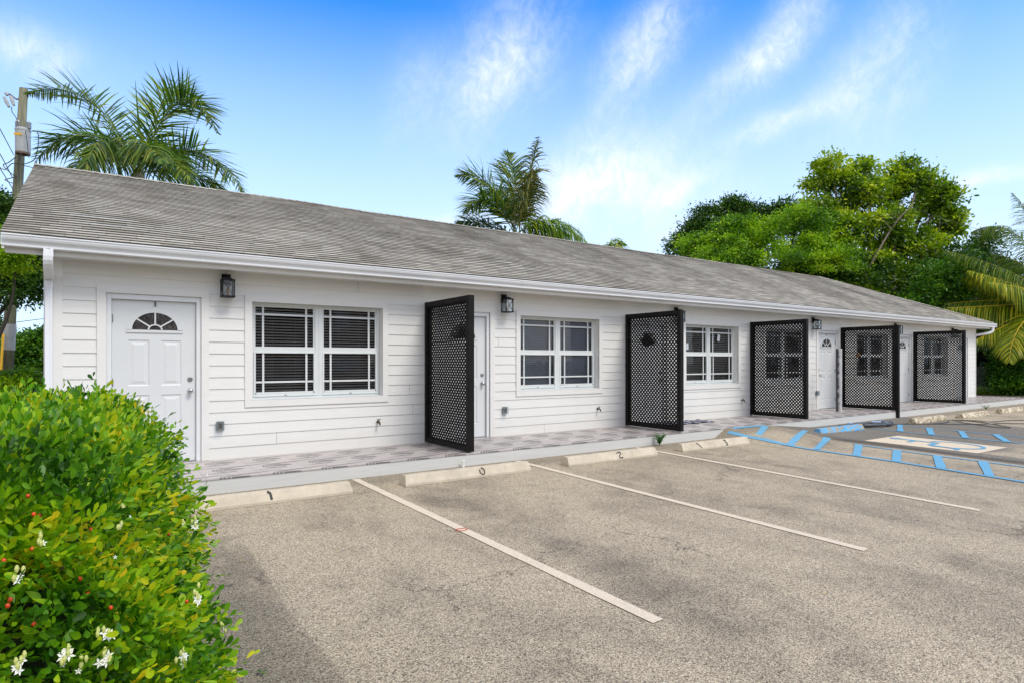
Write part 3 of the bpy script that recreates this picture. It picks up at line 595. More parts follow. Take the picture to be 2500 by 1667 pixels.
def arc(c, r_, a0, a1, n, x): return [(x, c[0]+r_*cos(R(a)), c[1]+r_*sin(R(a))) for a in np.linspace(a0, a1, n)]
el = MB(); rect_tube(el, [(-.452, -.415, 2.70), (-.453, -.415, 2.62)]+[(-.455-.010*i/17, -.415+.36*(1-cos(pi/2*i/17)) if i < 17 else -.055, 2.62-.19*sin(pi/2*i/17)) for i in range(1, 18)], .085, .075)
rect_tube(el, [(-.467, -.068, 2.45), (-.468, -.066, 2.30)], .075, .065, False)
ds = el.build('downspout', M['gutter'], bd); dp = MB(); rect_tube(dp, [(-.469, -.062, 2.32), (-.469, -.062, .20)], .070, .058, False)
dp.build('downspout_pipe', M['gutter'], ds); dk_ = MB(); dk_.box(-.508, -.43, -.096, -.026, 1.02, 1.05); dk_.build('strap', M['gutter'], ds)
el = MB(); path = [(27.02, -.43, 2.70), (27.02, -.43, 2.60), (26.99, -.41, 2.53), (26.93, -.34, 2.485), (26.85, -.22, 2.46), (26.77, -.02, 2.42), (26.745, .06, 2.38), (26.745, .08, 2.2), (26.745, .08, .2)]
el.tube(path, [.047]*9, 8); el.build('downspout', M['gutter'], bd)
# roof: one stepped strip per shingle course; gable on the left, hip on the right
rf = MB(); NC = 42; RX0 = -.86; RX1 = 27.12; HX = 22.9; EZ = 2.838; EY = -.445; TZ = 4.675
def undu(x, k): return .018*sin(x*.9+k*.13)+.012*sin(x*2.1+1.3)+.008*sin(x*.37)
for k in range(NC):
    f0, f1 = k/NC, (k+1)/NC; y0 = EY+(RY-EY)*f0; y1 = EY+(RY-EY)*f1; z0 = EZ+(TZ-EZ)*f0; z1 = EZ+(TZ-EZ)*f1
    xr0 = RX1+(HX-RX1)*f0; xr1 = RX1+(HX-RX1)*f1; n = 46
    amp = min(1, 4*f0)*min(1, 4*(1-f0)+.35)
    xs0 = np.linspace(RX0, xr0, n); xs1 = np.linspace(RX0, xr1, n)
    for j in range(n-1):
        a0, a1, b0, b1 = xs0[j], xs0[j+1], xs1[j], xs1[j+1]
        q_ = [(a0, y0, z0+.013+undu(a0, k)*amp), (a1, y0, z0+.013+undu(a1, k)*amp), (b1, y1, z1+.001+undu(b1, k)*amp), (b0, y1, z1+.001+undu(b0, k)*amp)]
        rf.cur = 0; rf.quad(*q_)
        rf.cur = 1; rf.quad((a0, y0, q_[0][2]-.014), (a1, y0, q_[1][2]-.014), q_[1], q_[0])
    # hip slope, facing +x
    yb0 = BY+.44-(BY+.44-RY)*f0; yb1 = BY+.44-(BY+.44-RY)*f1
    rf.cur = 0; rf.quad((xr0, y0, z0+.013), (xr0, yb0, z0+.013), (xr1, yb1, z1), (xr1, y1, z1)); rf.quad((RX0, yb0, z0+.013), (xr0, yb0, z0+.013), (xr1, yb1, z1), (RX0, yb1, z1))
rf.cur = 0
for i in range(int((HX-RX0)/.16)):                            # ridge cap shingles
    xa = RX0+i*.16; xb = xa+.17; zz = TZ+undu(xa, NC)*.35
    rf.quad((xa, RY-.11, zz-.028), (xb, RY-.11, zz-.034), (xb, RY, zz+.014), (xa, RY, zz+.022)); rf.quad((xa, RY, zz+.022), (xb, RY, zz+.014), (xb, RY+.11, zz-.034), (xa, RY+.11, zz-.028))
for i in range(36):
    f = i/36; g_ = (i+1.1)/36; pa = Vector((RX1+(HX-RX1)*f, EY+(RY-EY)*f, EZ+(TZ-EZ)*f+.03)); pb = Vector((RX1+(HX-RX1)*g_, EY+(RY-EY)*g_, EZ+(TZ-EZ)*g_+.022))
    for s_ in (Vector((-.11, -.0, -.012)), Vector((0.0, .11, -.012))): rf.quad(pa, pb, pb+s_, pa+s_)
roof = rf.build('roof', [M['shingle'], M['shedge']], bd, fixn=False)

def make_window(x0, closed=0, tags=0):
    z0, z1, x1 = WZ0, WZ1, x0+WW; y = .105
    t = MB(); w = .093
    t.box(x0-w, x1+w, -.026, -.002, z1, z1+w); t.box(x0-w, x1+w, -.026, -.002, z0-w, z0); t.box(x0-w, x0, -.026, -.002, z0, z1); t.box(x1, x1+w, -.026, -.002, z0, z1)
    win = t.build('window', M['trim'], bd, bevel=.002)
    f = MB(); f.box(x0+.002, x0+.045, y, y+.05, z0, z1-.002); f.box(x1-.045, x1-.002, y, y+.05, z0, z1-.002); f.box(x0+.045, x1-.045, y, y+.05, z1-.03, z1-.002); f.box(x0+.045, x1-.045, y, y+.05, z0, z0+.035)
    f.box(x0+.885, x1-.885, y-.004, y+.05, z0+.035, z1-.03); f.box(x0+.934, x0+.938, y-.008, y, z0+.03, z1-.03)
    f.box(x0+.04, x0+.89, y+.004, y+.05, z0+.655, z0+.732); f.box(x1-.89, x1-.04, y+.004, y+.05, z0+.655, z0+.732)
    f.box(x0+.003, x1-.003, -.01, y, z0+.001, z0+.012)
    f.build('frame', M['vinyl'], win, bevel=.003)
    zm = z0+.655; mu = .027
    for s0 in (x0+.045, x1-.885):
        s1 = s0+.84
        up = MB()  # upper sash
        a0, a1, c0, c1 = s0+.024, s1-.024, zm+.075, z1-.055
        for bx in ((s0, a0, zm+.077, z1-.03), (a1, s1, zm+.077, z1-.03), (a0, a1, c1, z1-.03)): up.box(bx[0], bx[1], y+.012, y+.04, bx[2], bx[3])
        for xm in (a0+.10, a1-.10): up.box(xm-mu/2, xm+mu/2, y+.014, y+.03, c0, c1)
        up.box(a0, a1, y+.016, y+.03, c1-.115, c1-.115+mu)
        up.build('upper_sash', M['vinyl'], win, bevel=.002)
        lo = MB(); c0, c1 = z0+.105, zm-.006
        for bx in ((s0-.004, a0, z0+.037, zm+.004), (a1, s1+.004, z0+.037, zm+.004), (a0, a1, zm-.014, zm+.004), (a0, a1, z0+.037, z0+.075)): lo.box(bx[0], bx[1], y-.012, y+.02, bx[2], bx[3])
        lo.box(a0, a1, y-.004, y+.02, z0+.0755, z0+.10)
        for xm in (a0+.10, a1-.10): lo.box(xm-mu/2, xm+mu/2, y+.002, y+.016, z0+.10, zm-.014)
        lo.box(a0, a1, y+.004, y+.014, z0+.225, z0+.225+mu)
        lo.build('lower_sash', M['vinyl'], win, bevel=.002)
        cat_ = MB(); cat_.box(s0+.40, s0+.44, y-.016, y-.011, z0+.050, z0+.056); cat_.build('sash_latch', M['lampblack'], win)
        for xx in (s0+.014, s1-.026): cat_ = MB(); cat_.box(xx, xx+.012, y-.016, y-.011, z0+.078, z0+.090); cat_.build('sash_corner_plug', M['lampblack'], win)
        gp = MB(); gp.quad((a0, y+.033, zm+.075), (a1, y+.033, zm+.075), (a1, y+.033, z1-.055), (a0, y+.033, z1-.055)); gp.build('pane', M['glass'], win, fixn=False); gp = MB(); gp.quad((a0, y+.018, z0+.08), (a1, y+.018, z0+.08), (a1, y+.018, zm-.01), (a0, y+.018, zm-.01))
        gp.build('pane', M['glass'], win, fixn=False)
        bl = MB(); tilt = R(60 if closed == 1 else 28); sp_ = .0405; dd = .022; zz = z0+.08
        while zz < z1-.03:
            sag = random.uniform(-.002, .002)
            bl.add([(a0-.02, y+.075-dd*cos(tilt), zz-dd*sin(tilt)*1+sag), (a1+.02, y+.075-dd*cos(tilt), zz-dd*sin(tilt)-sag), (a1+.02, y+.075, zz+.004), (a0-.02, y+.075, zz+.004), (a1+.02, y+.075+dd*cos(tilt), zz+dd*sin(tilt)), (a0-.02, y+.075+dd*cos(tilt), zz+dd*sin(tilt))], [(0, 1, 2, 3), (3, 2, 4, 5)])
            bl.box(a0-.02, a1+.02, y+.075-dd*cos(tilt)-.001, y+.075-dd*cos(tilt)+.001, zz-dd*sin(tilt)-.0012, zz-dd*sin(tilt)+.0012)
            zz += sp_
        for q_ in (.3, .7): bl.tube([(a0+(a1-a0)*q_, y+.075, z0+.06), (a0+(a1-a0)*q_, y+.075, z1-.03)], .0012, 4)
        bl.build('blind', M['blind_grey' if closed == 1 else 'blind'], win, fixn=False)
    if tags:
        tg = MB(); tg.quad((x0+.17, y+.008, z0+.78), (x0+.26, y+.008, z0+.79), (x0+.255, y+.008, z0+.93), (x0+.165, y+.008, z0+.92)); tg.build('paper_label', M['paper'], win); tg = MB(); tg.quad((x1-.62, y+.008, z0+1.0), (x1-.53, y+.008, z0+.98), (x1-.50, y+.008, z0+1.13), (x1-.59, y+.008, z0+1.15)); tg.build('paper_label', M['paper'], win)
    return win
for i, w in enumerate(wins): make_window(w, 1 if i == 1 else 0, 1 if i == 2 else 0)

def make_door(x0, hinge_right, num, i):
    z0 = .185; z1 = 2.218; x1 = x0+DW; y = .045
    t = MB(); w = .093; a, b_ = x0-.058, x1+.058
    t.box(a-w, b_+w, -.026, -.002, 2.29, 2.29+w); t.box(a-w, a, -.026, -.002, .172, 2.29); t.box(b_, b_+w, -.026, -.002, .172, 2.29)
    fr = t.build('door_frame', M['trim'], bd, bevel=.002)
    j = MB(); j.box(a, x0-.003, .0, .10, .172, 2.29); j.box(x1+.003, b_, .0, .10, .172, 2.29); j.box(x0-.003, x1+.003, .0, .10, 2.222, 2.29)
    j.build('jamb', M['jamb'], fr, bevel=.003)
    th = MB(); th.box(x0-.003, x1+.003, .01, .13, .172, .183); th.build('threshold', M['galv'], fr)
    s = MB()
    # slab face with four embossed panels
    px = [(x0+.165, x0+.395), (x0+.520, x0+.750)]
    pz = [(z0+.22, z0+.86), (z0+.975, z0+1.545)]
    xs = [x0, px[0][0], px[0][1], px[1][0], px[1][1], x1]; zs = [z0, pz[0][0], pz[0][1], pz[1][0], pz[1][1], z1]
    for ii in range(5):
        for jj in range(5):
            xa, xb, za, zb = xs[ii], xs[ii+1], zs[jj], zs[jj+1]
            if ii in (1, 3) and jj in (1, 3):
                rings = [(0, y), (.012, y+.009), (.028, y+.009), (.062, y+.001)]
                for (i0, d0), (i1, d1) in zip(rings[:-1], rings[1:]):
                    P = [(xa+i0, d0, za+i0), (xb-i0, d0, za+i0), (xb-i0, d0, zb-i0), (xa+i0, d0, zb-i0)]; Q = [(xa+i1, d1, za+i1), (xb-i1, d1, za+i1), (xb-i1, d1, zb-i1), (xa+i1, d1, zb-i1)]
                    for k in range(4): s.quad(P[k], P[(k+1) % 4], Q[(k+1) % 4], Q[k])
                s.quad(*Q)
            else: s.quad((xa, y, za), (xb, y, za), (xb, y, zb), (xa, y, zb))
    s.quad((x0, y, z0), (x0, y+.04, z0), (x0, y+.04, z1), (x0, y, z1)); s.quad((x1, y, z0), (x1, y+.04, z0), (x1, y+.04, z1), (x1, y, z1)); s.quad((x0, y, z1), (x1, y, z1), (x1, y+.04, z1), (x0, y+.04, z1))
    s.quad((x0-.01, y+.04, z0), (x1+.01, y+.04, z0), (x1+.01, y+.04, z1+.01), (x0-.01, y+.04, z1+.01))
    door = s.build('door', M['door'], bd, fixn=False)
    cx = (x0+x1)/2; cz_ = z0+1.672; a_, h_ = .258, .225
    fw = MB(); fw.add([(cx+a_*cos(t_), y-.003, cz_+h_*sin(t_)) for t_ in np.linspace(0, pi, 25)], [tuple(range(25))]); fan = fw.build('fan_light', M['fan'], door, fixn=False)
    fr_ = MB()
    def ring(ro, ri, dy):
        n = 28; O = [(cx+ro*cos(t_), cz_+.865*ro*sin(t_)) for t_ in np.linspace(0, pi, n)]; I = [(cx+ri*cos(t_), cz_+.865*ri*sin(t_)) for t_ in np.linspace(0, pi, n)]
        for k in range(n-1):
            fr_.quad((O[k][0], y-dy, O[k][1]), (O[k+1][0], y-dy, O[k+1][1]), (I[k+1][0], y-dy, I[k+1][1]), (I[k][0], y-dy, I[k][1]))
            fr_.quad((O[k][0], y-dy, O[k][1]), (O[k+1][0], y-dy, O[k+1][1]), (O[k+1][0], y, O[k+1][1]), (O[k][0], y, O[k][1]))
            fr_.quad((I[k][0], y-dy, I[k][1]), (I[k+1][0], y-dy, I[k+1][1]), (I[k+1][0], y-.001, I[k+1][1]), (I[k][0], y-.001, I[k][1]))
    ring(.308, .282, .009); ring(.282, .248, .014); ring(.082, .064, .011); fr_.box(cx-.308, cx+.308, y-.0135, y+.002, cz_-.036, cz_-.006)
    for an in (38, 90, 142):
        dx, dz = cos(R(an)), sin(R(an)); nx_, nz_ = -dz*.009, dx*.009; p = (cx+dx*.078, cz_+.865*dz*.078); e_ = (cx+dx*.252, cz_+.865*dz*.252)
        v4 = [(p[0]+nx_, p[1]+nz_), (e_[0]+nx_, e_[1]+nz_), (e_[0]-nx_, e_[1]-nz_), (p[0]-nx_, p[1]-nz_)]
        fr_.add([(a1, y-.0105, b1) for a1, b1 in v4]+[(a1, y-.001, b1) for a1, b1 in v4], [(0, 1, 2, 3), (0, 1, 5, 4), (1, 2, 6, 5), (2, 3, 7, 6), (3, 0, 4, 7)])
    fr_.build('fan_light_frame', M['door'], door)
    kx = x0+.066 if hinge_right else x1-.066
    kn = MB(); kn.lathe([(.033, .0), (.033, -.006), (.016, -.010), (.013, -.030), (.026, -.040), (.030, -.055), (.024, -.068), (.008, -.070)], (kx, y, z0+.90), 18, 'y'); kn.build('knob', M['steel'], door, smooth=True)
    kh = MB(); kh.lathe([(.007, .0), (.007, -.004)], (kx, y-.069, z0+.90), 8, 'y'); kh.build('keyhole', M['lampblack'], door)
    db = MB(); db.lathe([(.031, 0), (.030, -.012), (.022, -.018), (.013, -.018), (.012, -.022)], (kx, y, z0+1.05), 18, 'y'); db.build('deadbolt', M['oldsteel'], door)
    hx = x1+.002 if hinge_right else x0-.002
    for hz_ in (z0+.22, z0+1.02, z0+1.80):
        h = MB(); h.tube([(hx, y-.006, hz_-.05), (hx, y-.006, hz_+.05)], .0075, 8); h.box(hx-.016, hx+.016, y-.003, y-.0005, hz_-.048, hz_+.048); h.build('hinge', M['oldsteel'], door)
    np_ = MB(); np_.box(cx-.024, cx+.024, y-.004, y+.001, z1-.074, z1-.008); pl_ = np_.build('number_plate', M['plate'], door)
    if num:
        tv, tf = text_mesh(num, .080); n_ = MB(); n_.add([(cx+v[0], y-.006, z1-.041+v[1]) for v in tv], tf); n_.build('number', M['ink'], door, fixn=False)
for i, ((x0, hr), num) in enumerate(zip(doors, ('1', '2', '3', '6', '1', ''))): make_door(x0, hr, num, i)

# ------------------------------------------------------------------ things fixed to the wall
def make_lantern():
    t = thing('wall_lantern', '', 'wall lantern', (0, 0, 0), 'black wall lanterns under the eave')
    b_ = MB(); b_.box(-.055, .055, -.022, 0, -.14, 0); b_.prism([(-.022, -.01), (-.022, -.06), (-.07, -.075), (-.115, -.075), (-.115, -.055), (-.075, -.045)], -.02, .02); b_.build('backplate', M['lampblack'], t, bevel=.002)
    c = MB(); y0, y1, z0, z1 = -.185, -.045, -.305, -.095; x0, x1 = -.07, .07; r_ = .0065
    for x_ in (x0, x1):
        for y_ in (y0, y1): c.box(x_-r_, x_+r_, y_-r_, y_+r_, z0, z1)
    c.box(x0-.012, x1+.012, y0-.012, y1+.012, z0-.012, z0+.006); c.box(x0-.012, x1+.012, y0-.012, y1+.012, z1-.006, z1+.014)
    c.box(x0+.018, x1-.018, y0+.018, y1-.018, z1+.014, z1+.030); c.box(x0+.04, x1-.04, y0+.04, y1-.04, z1+.030, z1+.045)
    for (p, q_) in (((x0, y0), (x1, y0)), ((x0, y1), (x0, y0)), ((x1, y1), (x1, y0))):
        c.tube([(p[0], p[1], z0), (q_[0], q_[1], z1)], .0028, 5); c.tube([(p[0], p[1], z1), (q_[0], q_[1], z0)], .0028, 5)
    c.build('cage', M['lampblack'], t)
    g_ = MB()
    for (p, q_) in (((x0, y0), (x1, y0)), ((x0, y1), (x0, y0)), ((x1, y1), (x1, y0))):
        k = .9; g_.quad((p[0]*k, p[1]*k-.012, z0+.006), (q_[0]*k, q_[1]*k-.012, z0+.006), (q_[0]*k, q_[1]*k-.012, z1-.006), (p[0]*k, p[1]*k-.012, z1-.006))
    g_.build('glass', M['lglass'], t, fixn=False)
    u_ = MB(); u_.lathe([(.012, .0), (.012, .045), (.016, .05), (.017, .07), (.009, .095), (.002, .11)], (0, -.115, z0+.01), 10); u_.build('bulb', M['amber'], t, smooth=True); return t
lan_l = ['black wall lantern between the nearest front door and the first window', 'black wall lantern just right of the nearest lattice screen', 'black wall lantern half hidden behind the second lattice screen',
         'black wall lantern between the third and fourth lattice screens', 'black wall lantern right of the lattice screen whose post reaches the ground', 'black wall lantern mostly hidden behind the farthest lattice screen']
lan = make_lantern()
for i, (x_, l) in enumerate(zip((1.405, 5.835, 10.29, 15.70, 20.36, 24.60), lan_l)):
    o = lan if i == 0 else copy_tree(lan); o.location = (x_, -.014, 2.615); o['label'] = l
def make_outlet():
    t = thing('outlet_box', '', 'outlet', (0, 0, 0), 'covered grey outlets low on the wall')
    b_ = MB(); b_.box(-.045, .045, -.03, 0, -.06, .06); b_.build('back_box', M['greybox'], t, bevel=.006)
    b_ = MB(); b_.box(-.022, .022, -.034, -.030, -.036, .036); b_.build('socket', M['lampblack'], t)
    b_ = MB(); b_.box(-.048, .048, -.072, -.032, -.063, .063); b_.build('clear_cover', M['lglass'], t, bevel=.008); return t
ou = make_outlet()
for i, (x_, l) in enumerate(zip((1.33, 5.85, 15.88, 20.44), ('grey covered outlet right of the nearest front door, below the lantern', 'grey covered outlet low on the wall right of the door behind the nearest screen', 'grey covered outlet low on the wall between the third and fourth lattice screens', 'grey covered outlet low beside the door between the last two lattice screens'))):
    o = ou if i == 0 else copy_tree(ou); o.location = (x_, -.014, .615); o['label'] = l
def make_tap():
    t = thing('hose_tap', '', 'tap', (0, 0, 0), 'brass hose taps under the windows')
    b_ = MB(); b_.lathe([(.024, 0), (.024, -.006), (.012, -.008), (.012, -.05)], (0, 0, 0), 10, 'y'); b_.tube([(0, -.045, .0), (0, -.075, -.012), (0, -.088, -.045)], [.014, .014, .012], 8); b_.tube([(0, -.045, 0), (0, -.045, .035)], .008, 6); b_.build('spout', M['brass'], t)
    b_ = MB(); b_.box(-.035, .035, -.052, -.038, .035, .045); b_.build('handle', M['oldsteel'], t, bevel=.003); return t
tp = make_tap()
for i, (x_, l) in enumerate(zip((3.53, 8.03, 12.62), ('small brass hose tap on the wall left of the nearest lattice screen', 'small brass hose tap on the wall left of the second lattice screen', 'small brass hose tap on the wall left of the third lattice screen'))):
    o = tp if i == 0 else copy_tree(tp); o.location = (x_, -.014, .545); o['label'] = l
# ------------------------------------------------------------------ lattice screens
def make_screen():
    t = thing('lattice_screen', '', 'privacy screen', (0, 0, 0), 'black lattice screens between the front doors')
    L, H, w, th = 1.40, 2.21, .072, .092
    f = MB()
    f.box(-th/2, th/2, -w, 0, 0, H); f.box(-th/2, th/2, -L, -L+w, 0, H); f.box(-th/2, th/2, -L+w, -w, H-w, H-.0005); f.box(-th/2, th/2, -L+w, -w, .0005, w)
    for s_ in (-.026, .026):                                 # inner stops
        f.box(s_-.006, s_+.006, -w-.016, -w, w, H-w); f.box(s_-.006, s_+.006, -L+w, -L+w+.016, w, H-w); f.box(s_-.006, s_+.006, -L+w+.016, -w-.016, H-w-.016, H-w); f.box(s_-.006, s_+.006, -L+w+.016, -w-.016, w, w+.016)
    f.build('frame', M['black'], t, bevel=.003)
    l = MB(); ya, yb, za, zb = -L+w, -w, w, H-w; pit = .0765; hw = .0138
    for sgn in (1, -1):
        x0_, x1_ = (-.008, -.0005) if sgn > 0 else (.0005, .008)
        c = ya-zb if sgn > 0 else ya+za
        c1 = yb-za if sgn > 0 else yb+zb
        c += .03
        while c < c1:
            # line y = c + sgn*z
            cand = []
            for z_ in (za, zb):
                y_ = c+sgn*z_
                if ya <= y_ <= yb: cand.append((y_, z_))
            for y_ in (ya, yb):
                z_ = (y_-c)*sgn
                if za < z_ < zb: cand.append((y_, z_))
            if len(cand) >= 2:
                p, q_ = Vector(cand[0]), Vector(cand[1]); d = q_-p
                if d.length > .02:
                    d.normalize(); n_ = Vector((-d.y, d.x))*hw; p = p-d*.01; q_ = q_+d*.01
                    v4 = [p+n_, q_+n_, q_-n_, p-n_]; l.add([(x0_, v.x, v.y) for v in v4]+[(x1_, v.x, v.y) for v in v4], [(0, 1, 2, 3), (7, 6, 5, 4), (0, 1, 5, 4), (1, 2, 6, 5), (2, 3, 7, 6), (3, 0, 4, 7)])
            c += pit
    l.build('lattice', M['black'], t, fixn=False); return t
scr = make_screen(); scr_l = ['nearest black lattice screen, seen most edge-on, with a dark ornament near its top', 'second black lattice screen from the nearest, hiding half a lantern', 'third black lattice screen with a window showing through it',
                              'fourth black lattice screen whose outer post runs down to the car park', 'farthest black lattice screen near the end of the building']
scrs = []
for i, (x_, l) in enumerate(zip((4.36, 8.82, 12.98, 17.17, 21.64), scr_l)):
    o = scr if i == 0 else copy_tree(scr); o.location = (x_, -.018, .186); o['label'] = l; scrs.append(o)
def child_of(o, mb, name, mat):
    c = mb.build(name, mat, None); c.parent = o; return c
# ornaments fixed to the far face of the first two
for o, pts in ((scrs[0], [(-.86, 1.62), (-1.0, 1.70), (-1.08, 1.83), (-1.16, 1.74), (-1.22, 1.80), (-1.30, 1.72), (-1.33, 1.60)]), (scrs[1], [(-.38, 1.62), (-.42, 1.72), (-.52, 1.80), (-.60, 1.78), (-.68, 1.66), (-.72, 1.56), (-.64, 1.60), (-.5, 1.55)])):
    m_ = MB(); m_.prism([(a, b_) for a, b_ in pts], .010, .020); child_of(o, m_, 'ornament', M['black'])
m_ = MB(); m_.box(-.036, .036, -1.475, -1.392, -.24, 2.205); m_.box(-.03, .03, -1.392, -1.384, .1, 2.1); child_of(scrs[3], m_, 'outer_post', M['black'])

# ------------------------------------------------------------------ small things on the walkway
roll = thing('grey_roll', 'tall grey roll of sheet stained black down one side, standing by the fourth lattice screen', 'roll', (15.86, -.62, .17))
m_ = MB(); n = 20
for k in range(n): pass
vs_ = []; H_ = 1.62
prof_ = [(.072*cos(t_), .072*sin(t_)) for t_ in np.linspace(.5, 2*pi+.3, 26)]+[(.05*cos(t_), .05*sin(t_)) for t_ in np.linspace(.6, 3.4, 10)]
rings_ = 14
for h in range(rings_+1):
    for (a, b_) in prof_: vs_.append((15.86+a+random.uniform(-.002, .002), -.62+b_, .172+H_*h/rings_-(.10*abs(a/.088)**2 if h == rings_ else 0)))
k_ = len(prof_); m_.add(vs_, [(h*k_+i, h*k_+i+1, (h+1)*k_+i+1, (h+1)*k_+i) for h in range(rings_) for i in range(k_-1)])
mm, nt, b, _ = material('stained_grey_sheet'); p = pos(nt); x, y, z = nt.sep(p)
st = nt.m('ADD', nt.m('MULTIPLY', nt.m('SUBTRACT', nt.m('ADD', nt.m('MULTIPLY', nt.m('SUBTRACT', x, 15.86), -.46), nt.m('MULTIPLY', nt.m('ADD', y, .62), .888)), .006), 30), nt.m('MULTIPLY', nt.m('SUBTRACT', nt.noise(p, 9, 5, .7), .5), 5))
c = nt.mix(nt.sstep(st, -.6, .6), nt.ramp(nt.noise(p, 14, 4), [(.3, (.36, .37, .38)), (.7, (.55, .56, .57))]), (.055, .05, .055)); nt.l.new(c, b.inputs['Base Color']); b.inputs['Roughness'].default_value = .6
o = m_.build('sheet', mm, roll, fixn=False); so_ = o.modifiers.new('thickness', 'SOLIDIFY'); so_.thickness = .004
orn = thing('hanging_ornament', 'small orange and cream ornament hanging by the window behind the fourth screen', 'ornament', (18.02, -.05, 1.62))
m_ = MB(); m_.lathe([(.005, .07), (.03, .06), (.05, .02), (.04, -.03), (.015, -.05)], (18.02, -.06, 1.63), 12); m_.build('orange_body', M['amber'], orn, smooth=True)
m_ = MB(); m_.add([(17.93, -.05, 1.47), (18.00, -.055, 1.50), (18.02, -.06, 1.60), (17.95, -.055, 1.55), (17.93, -.035, 1.47), (18.00, -.035, 1.50), (18.02, -.04, 1.60), (17.95, -.035, 1.55)], [(0, 1, 2, 3), (7, 6, 5, 4), (0, 1, 5, 4), (1, 2, 6, 5), (2, 3, 7, 6), (3, 0, 4, 7)]); m_.build('cream_tail', M['petal'], orn)
mt_ = MB(); mt = thing('door_mat', 'crumpled dark blue and white patterned mat right of the second lattice screen', 'mat', (10.4, -.35, .17)); nx, ny = 22, 12; vv = []
for i in range(nx+1):
    for j in range(ny+1):
        x_ = 9.55+1.35*i/nx+.03*sin(j*1.3); y_ = -.55+.45*j/ny+.03*sin(i*.9)-.02*i/nx; vv.append((x_, y_, .176+.012+.012*sin(i*1.7+j)*cos(j*1.1+.4*i)))
mt_.add(vv, [(i*(ny+1)+j, (i+1)*(ny+1)+j, (i+1)*(ny+1)+j+1, i*(ny+1)+j+1) for i in range(nx) for j in range(ny)])
mm, nt, b, _ = material('blue_white_mat'); p = pos(nt)
nt.l.new(nt.ramp(nt.noise(nt.vm('MULTIPLY', p, (1, 2.2, 1)), 7, 5, .7, 1.2), [(.44, (.018, .020, .05)), (.52, (.03, .035, .08)), (.56, (.45, .46, .5))]), b.inputs['Base Color']); b.inputs['Roughness'].default_value = .9
o = mt_.build('mat_cloth', mm, mt, fixn=False, smooth=True); so_ = o.modifiers.new('thickness', 'SOLIDIFY'); so_.thickness = .008
st_ = thing('pipe_stub', 'short white pipe stub at the foot of the kerb behind wheel stop 0', 'pipe', (4.18, -1.5, 0))
m_ = MB(); m_.tube([(4.18, -1.50, -.02), (4.18, -1.50, .075)], .016, 10); m_.build('pipe', M['petal'], st_); m_ = MB(); m_.tube([(4.18, -1.50, .075), (4.18, -1.50, .098)], .021, 10); m_.build('cap', M['petal'], st_)

# ------------------------------------------------------------------ wheel stops
def make_stop(x0, x1, y, mat, label, nums=(), rot=0, cracks=False):
    cx = (x0+x1)/2; cy = y+.095; t = thing('wheel_stop', label, 'wheel stop', (cx, cy, gz(cy)), 'concrete wheel stops along the kerb')
    L = (x1-x0)/2; m_ = MB(); W_, T_, H_ = .095, .050, .125; n = 30; rows = []
    for i in range(n+1):
        x_ = -L+2*L*i/n; e = 0 if 0 < i < n else 1; jit = lambda: random.uniform(-.0022, .0022)
        cham = .018
        rows.append([(x_, -W_, 0), (x_, -W_, .028+jit()), (x_+(cham*.9 if i == 0 else -cham*.9 if i == n else 0), -T_+jit(), H_-.008+jit()), (x_+(cham if i == 0 else -cham if i == n else 0), -T_*.8, H_+jit()), (x_+(cham if i == 0 else -cham if i == n else 0), T_*.8, H_+jit()), (x_, W_, .028), (x_, W_, 0)])
    vs_ = [p_ for r_ in rows for p_ in r_]; k = 7
    m_.add(vs_, [(i*k+j, (i+1)*k+j, (i+1)*k+j+1, i*k+j+1) for i in range(n) for j in range(k-1)]+[tuple(range(k)), tuple(range(n*k, n*k+k))[::-1]])
    me_ = m_.build('block', mat, None); me_.parent = t
    t.rotation_euler = (0, 0, rot)
    for (fx, pts_list, w) in nums:                            # hand-painted strokes on the sloping front
        m_ = MB()
        for pts in pts_list:
            P = []
            for (a, h) in pts:
                f = .02+h*.98; P.append(Vector((-L+2*L*fx+a, -W_+(W_-T_)*f-.003, .028+(H_-.036)*f+.003)))
            for i in range(len(P)-1):
                d = (P[i+1]-P[i]).normalized(); nn = Vector((0, -.9, .43)); s_ = d.cross(nn).normalized()*w*1.5*random.uniform(.75, 1.15)
                m_.quad(P[i]-s_, P[i]+s_, P[i+1]+s_, P[i+1]-s_)
        c = m_.build('painted_number', M['ink'], None, fixn=False); c.parent = t
    return t
one = [[(-.02, .95), (.0, 1.0), (.012, .7), (.02, .1)]]; zero = [[(.035*cos(t_)*1.0-.004*sin(t_), .5+.45*sin(t_)) for t_ in np.linspace(2.6, 2.6+2*pi*.86, 14)]]
two = [[(-.05, .98), (-.04, .8)], [(-.02, .9), (0, 1.0), (.03, .92), (.035, .7), (.0, .4), (-.01, .12), (.03, .05), (.06, .10)]]
slash = [[(-.02, 1.0), (.02, .75), (.05, .4), (.085, .02)]]; three = [[(-.03, .92), (0, .98), (.03, .9), (.005, .62), (.035, .48), (.055, .22), (.03, .02), (.0, .1)]]
make_stop(.52, 2.36, -2.19, M['stop'], 'cream concrete wheel stop painted 1, nearest, by the hedge', [(.52, one, .010)])
make_stop(3.00, 4.83, -2.20, M['stop'], 'cream concrete wheel stop painted 0, second from the hedge', [(.585, zero, .005)])
make_stop(5.47, 7.29, -2.225, M['stop'], 'cream concrete wheel stop painted 2 beside the green weed', [(.55, two, .006)])
make_stop(7.90, 9.66, -2.23, M['stop'], 'cream concrete wheel stop painted with a slash and 3, beside the blue ramp marking', [(.22, slash, .006), (.62, three, .006)], -.02)
make_stop(11.98, 13.72, -2.28, M['stopb'], 'wheel stop covered in flaking bright blue paint')
make_stop(16.02, 17.72, -2.36, M['stopw'], 'stained wheel stop just right of the coiled hose, with brown patches', rot=-.01)
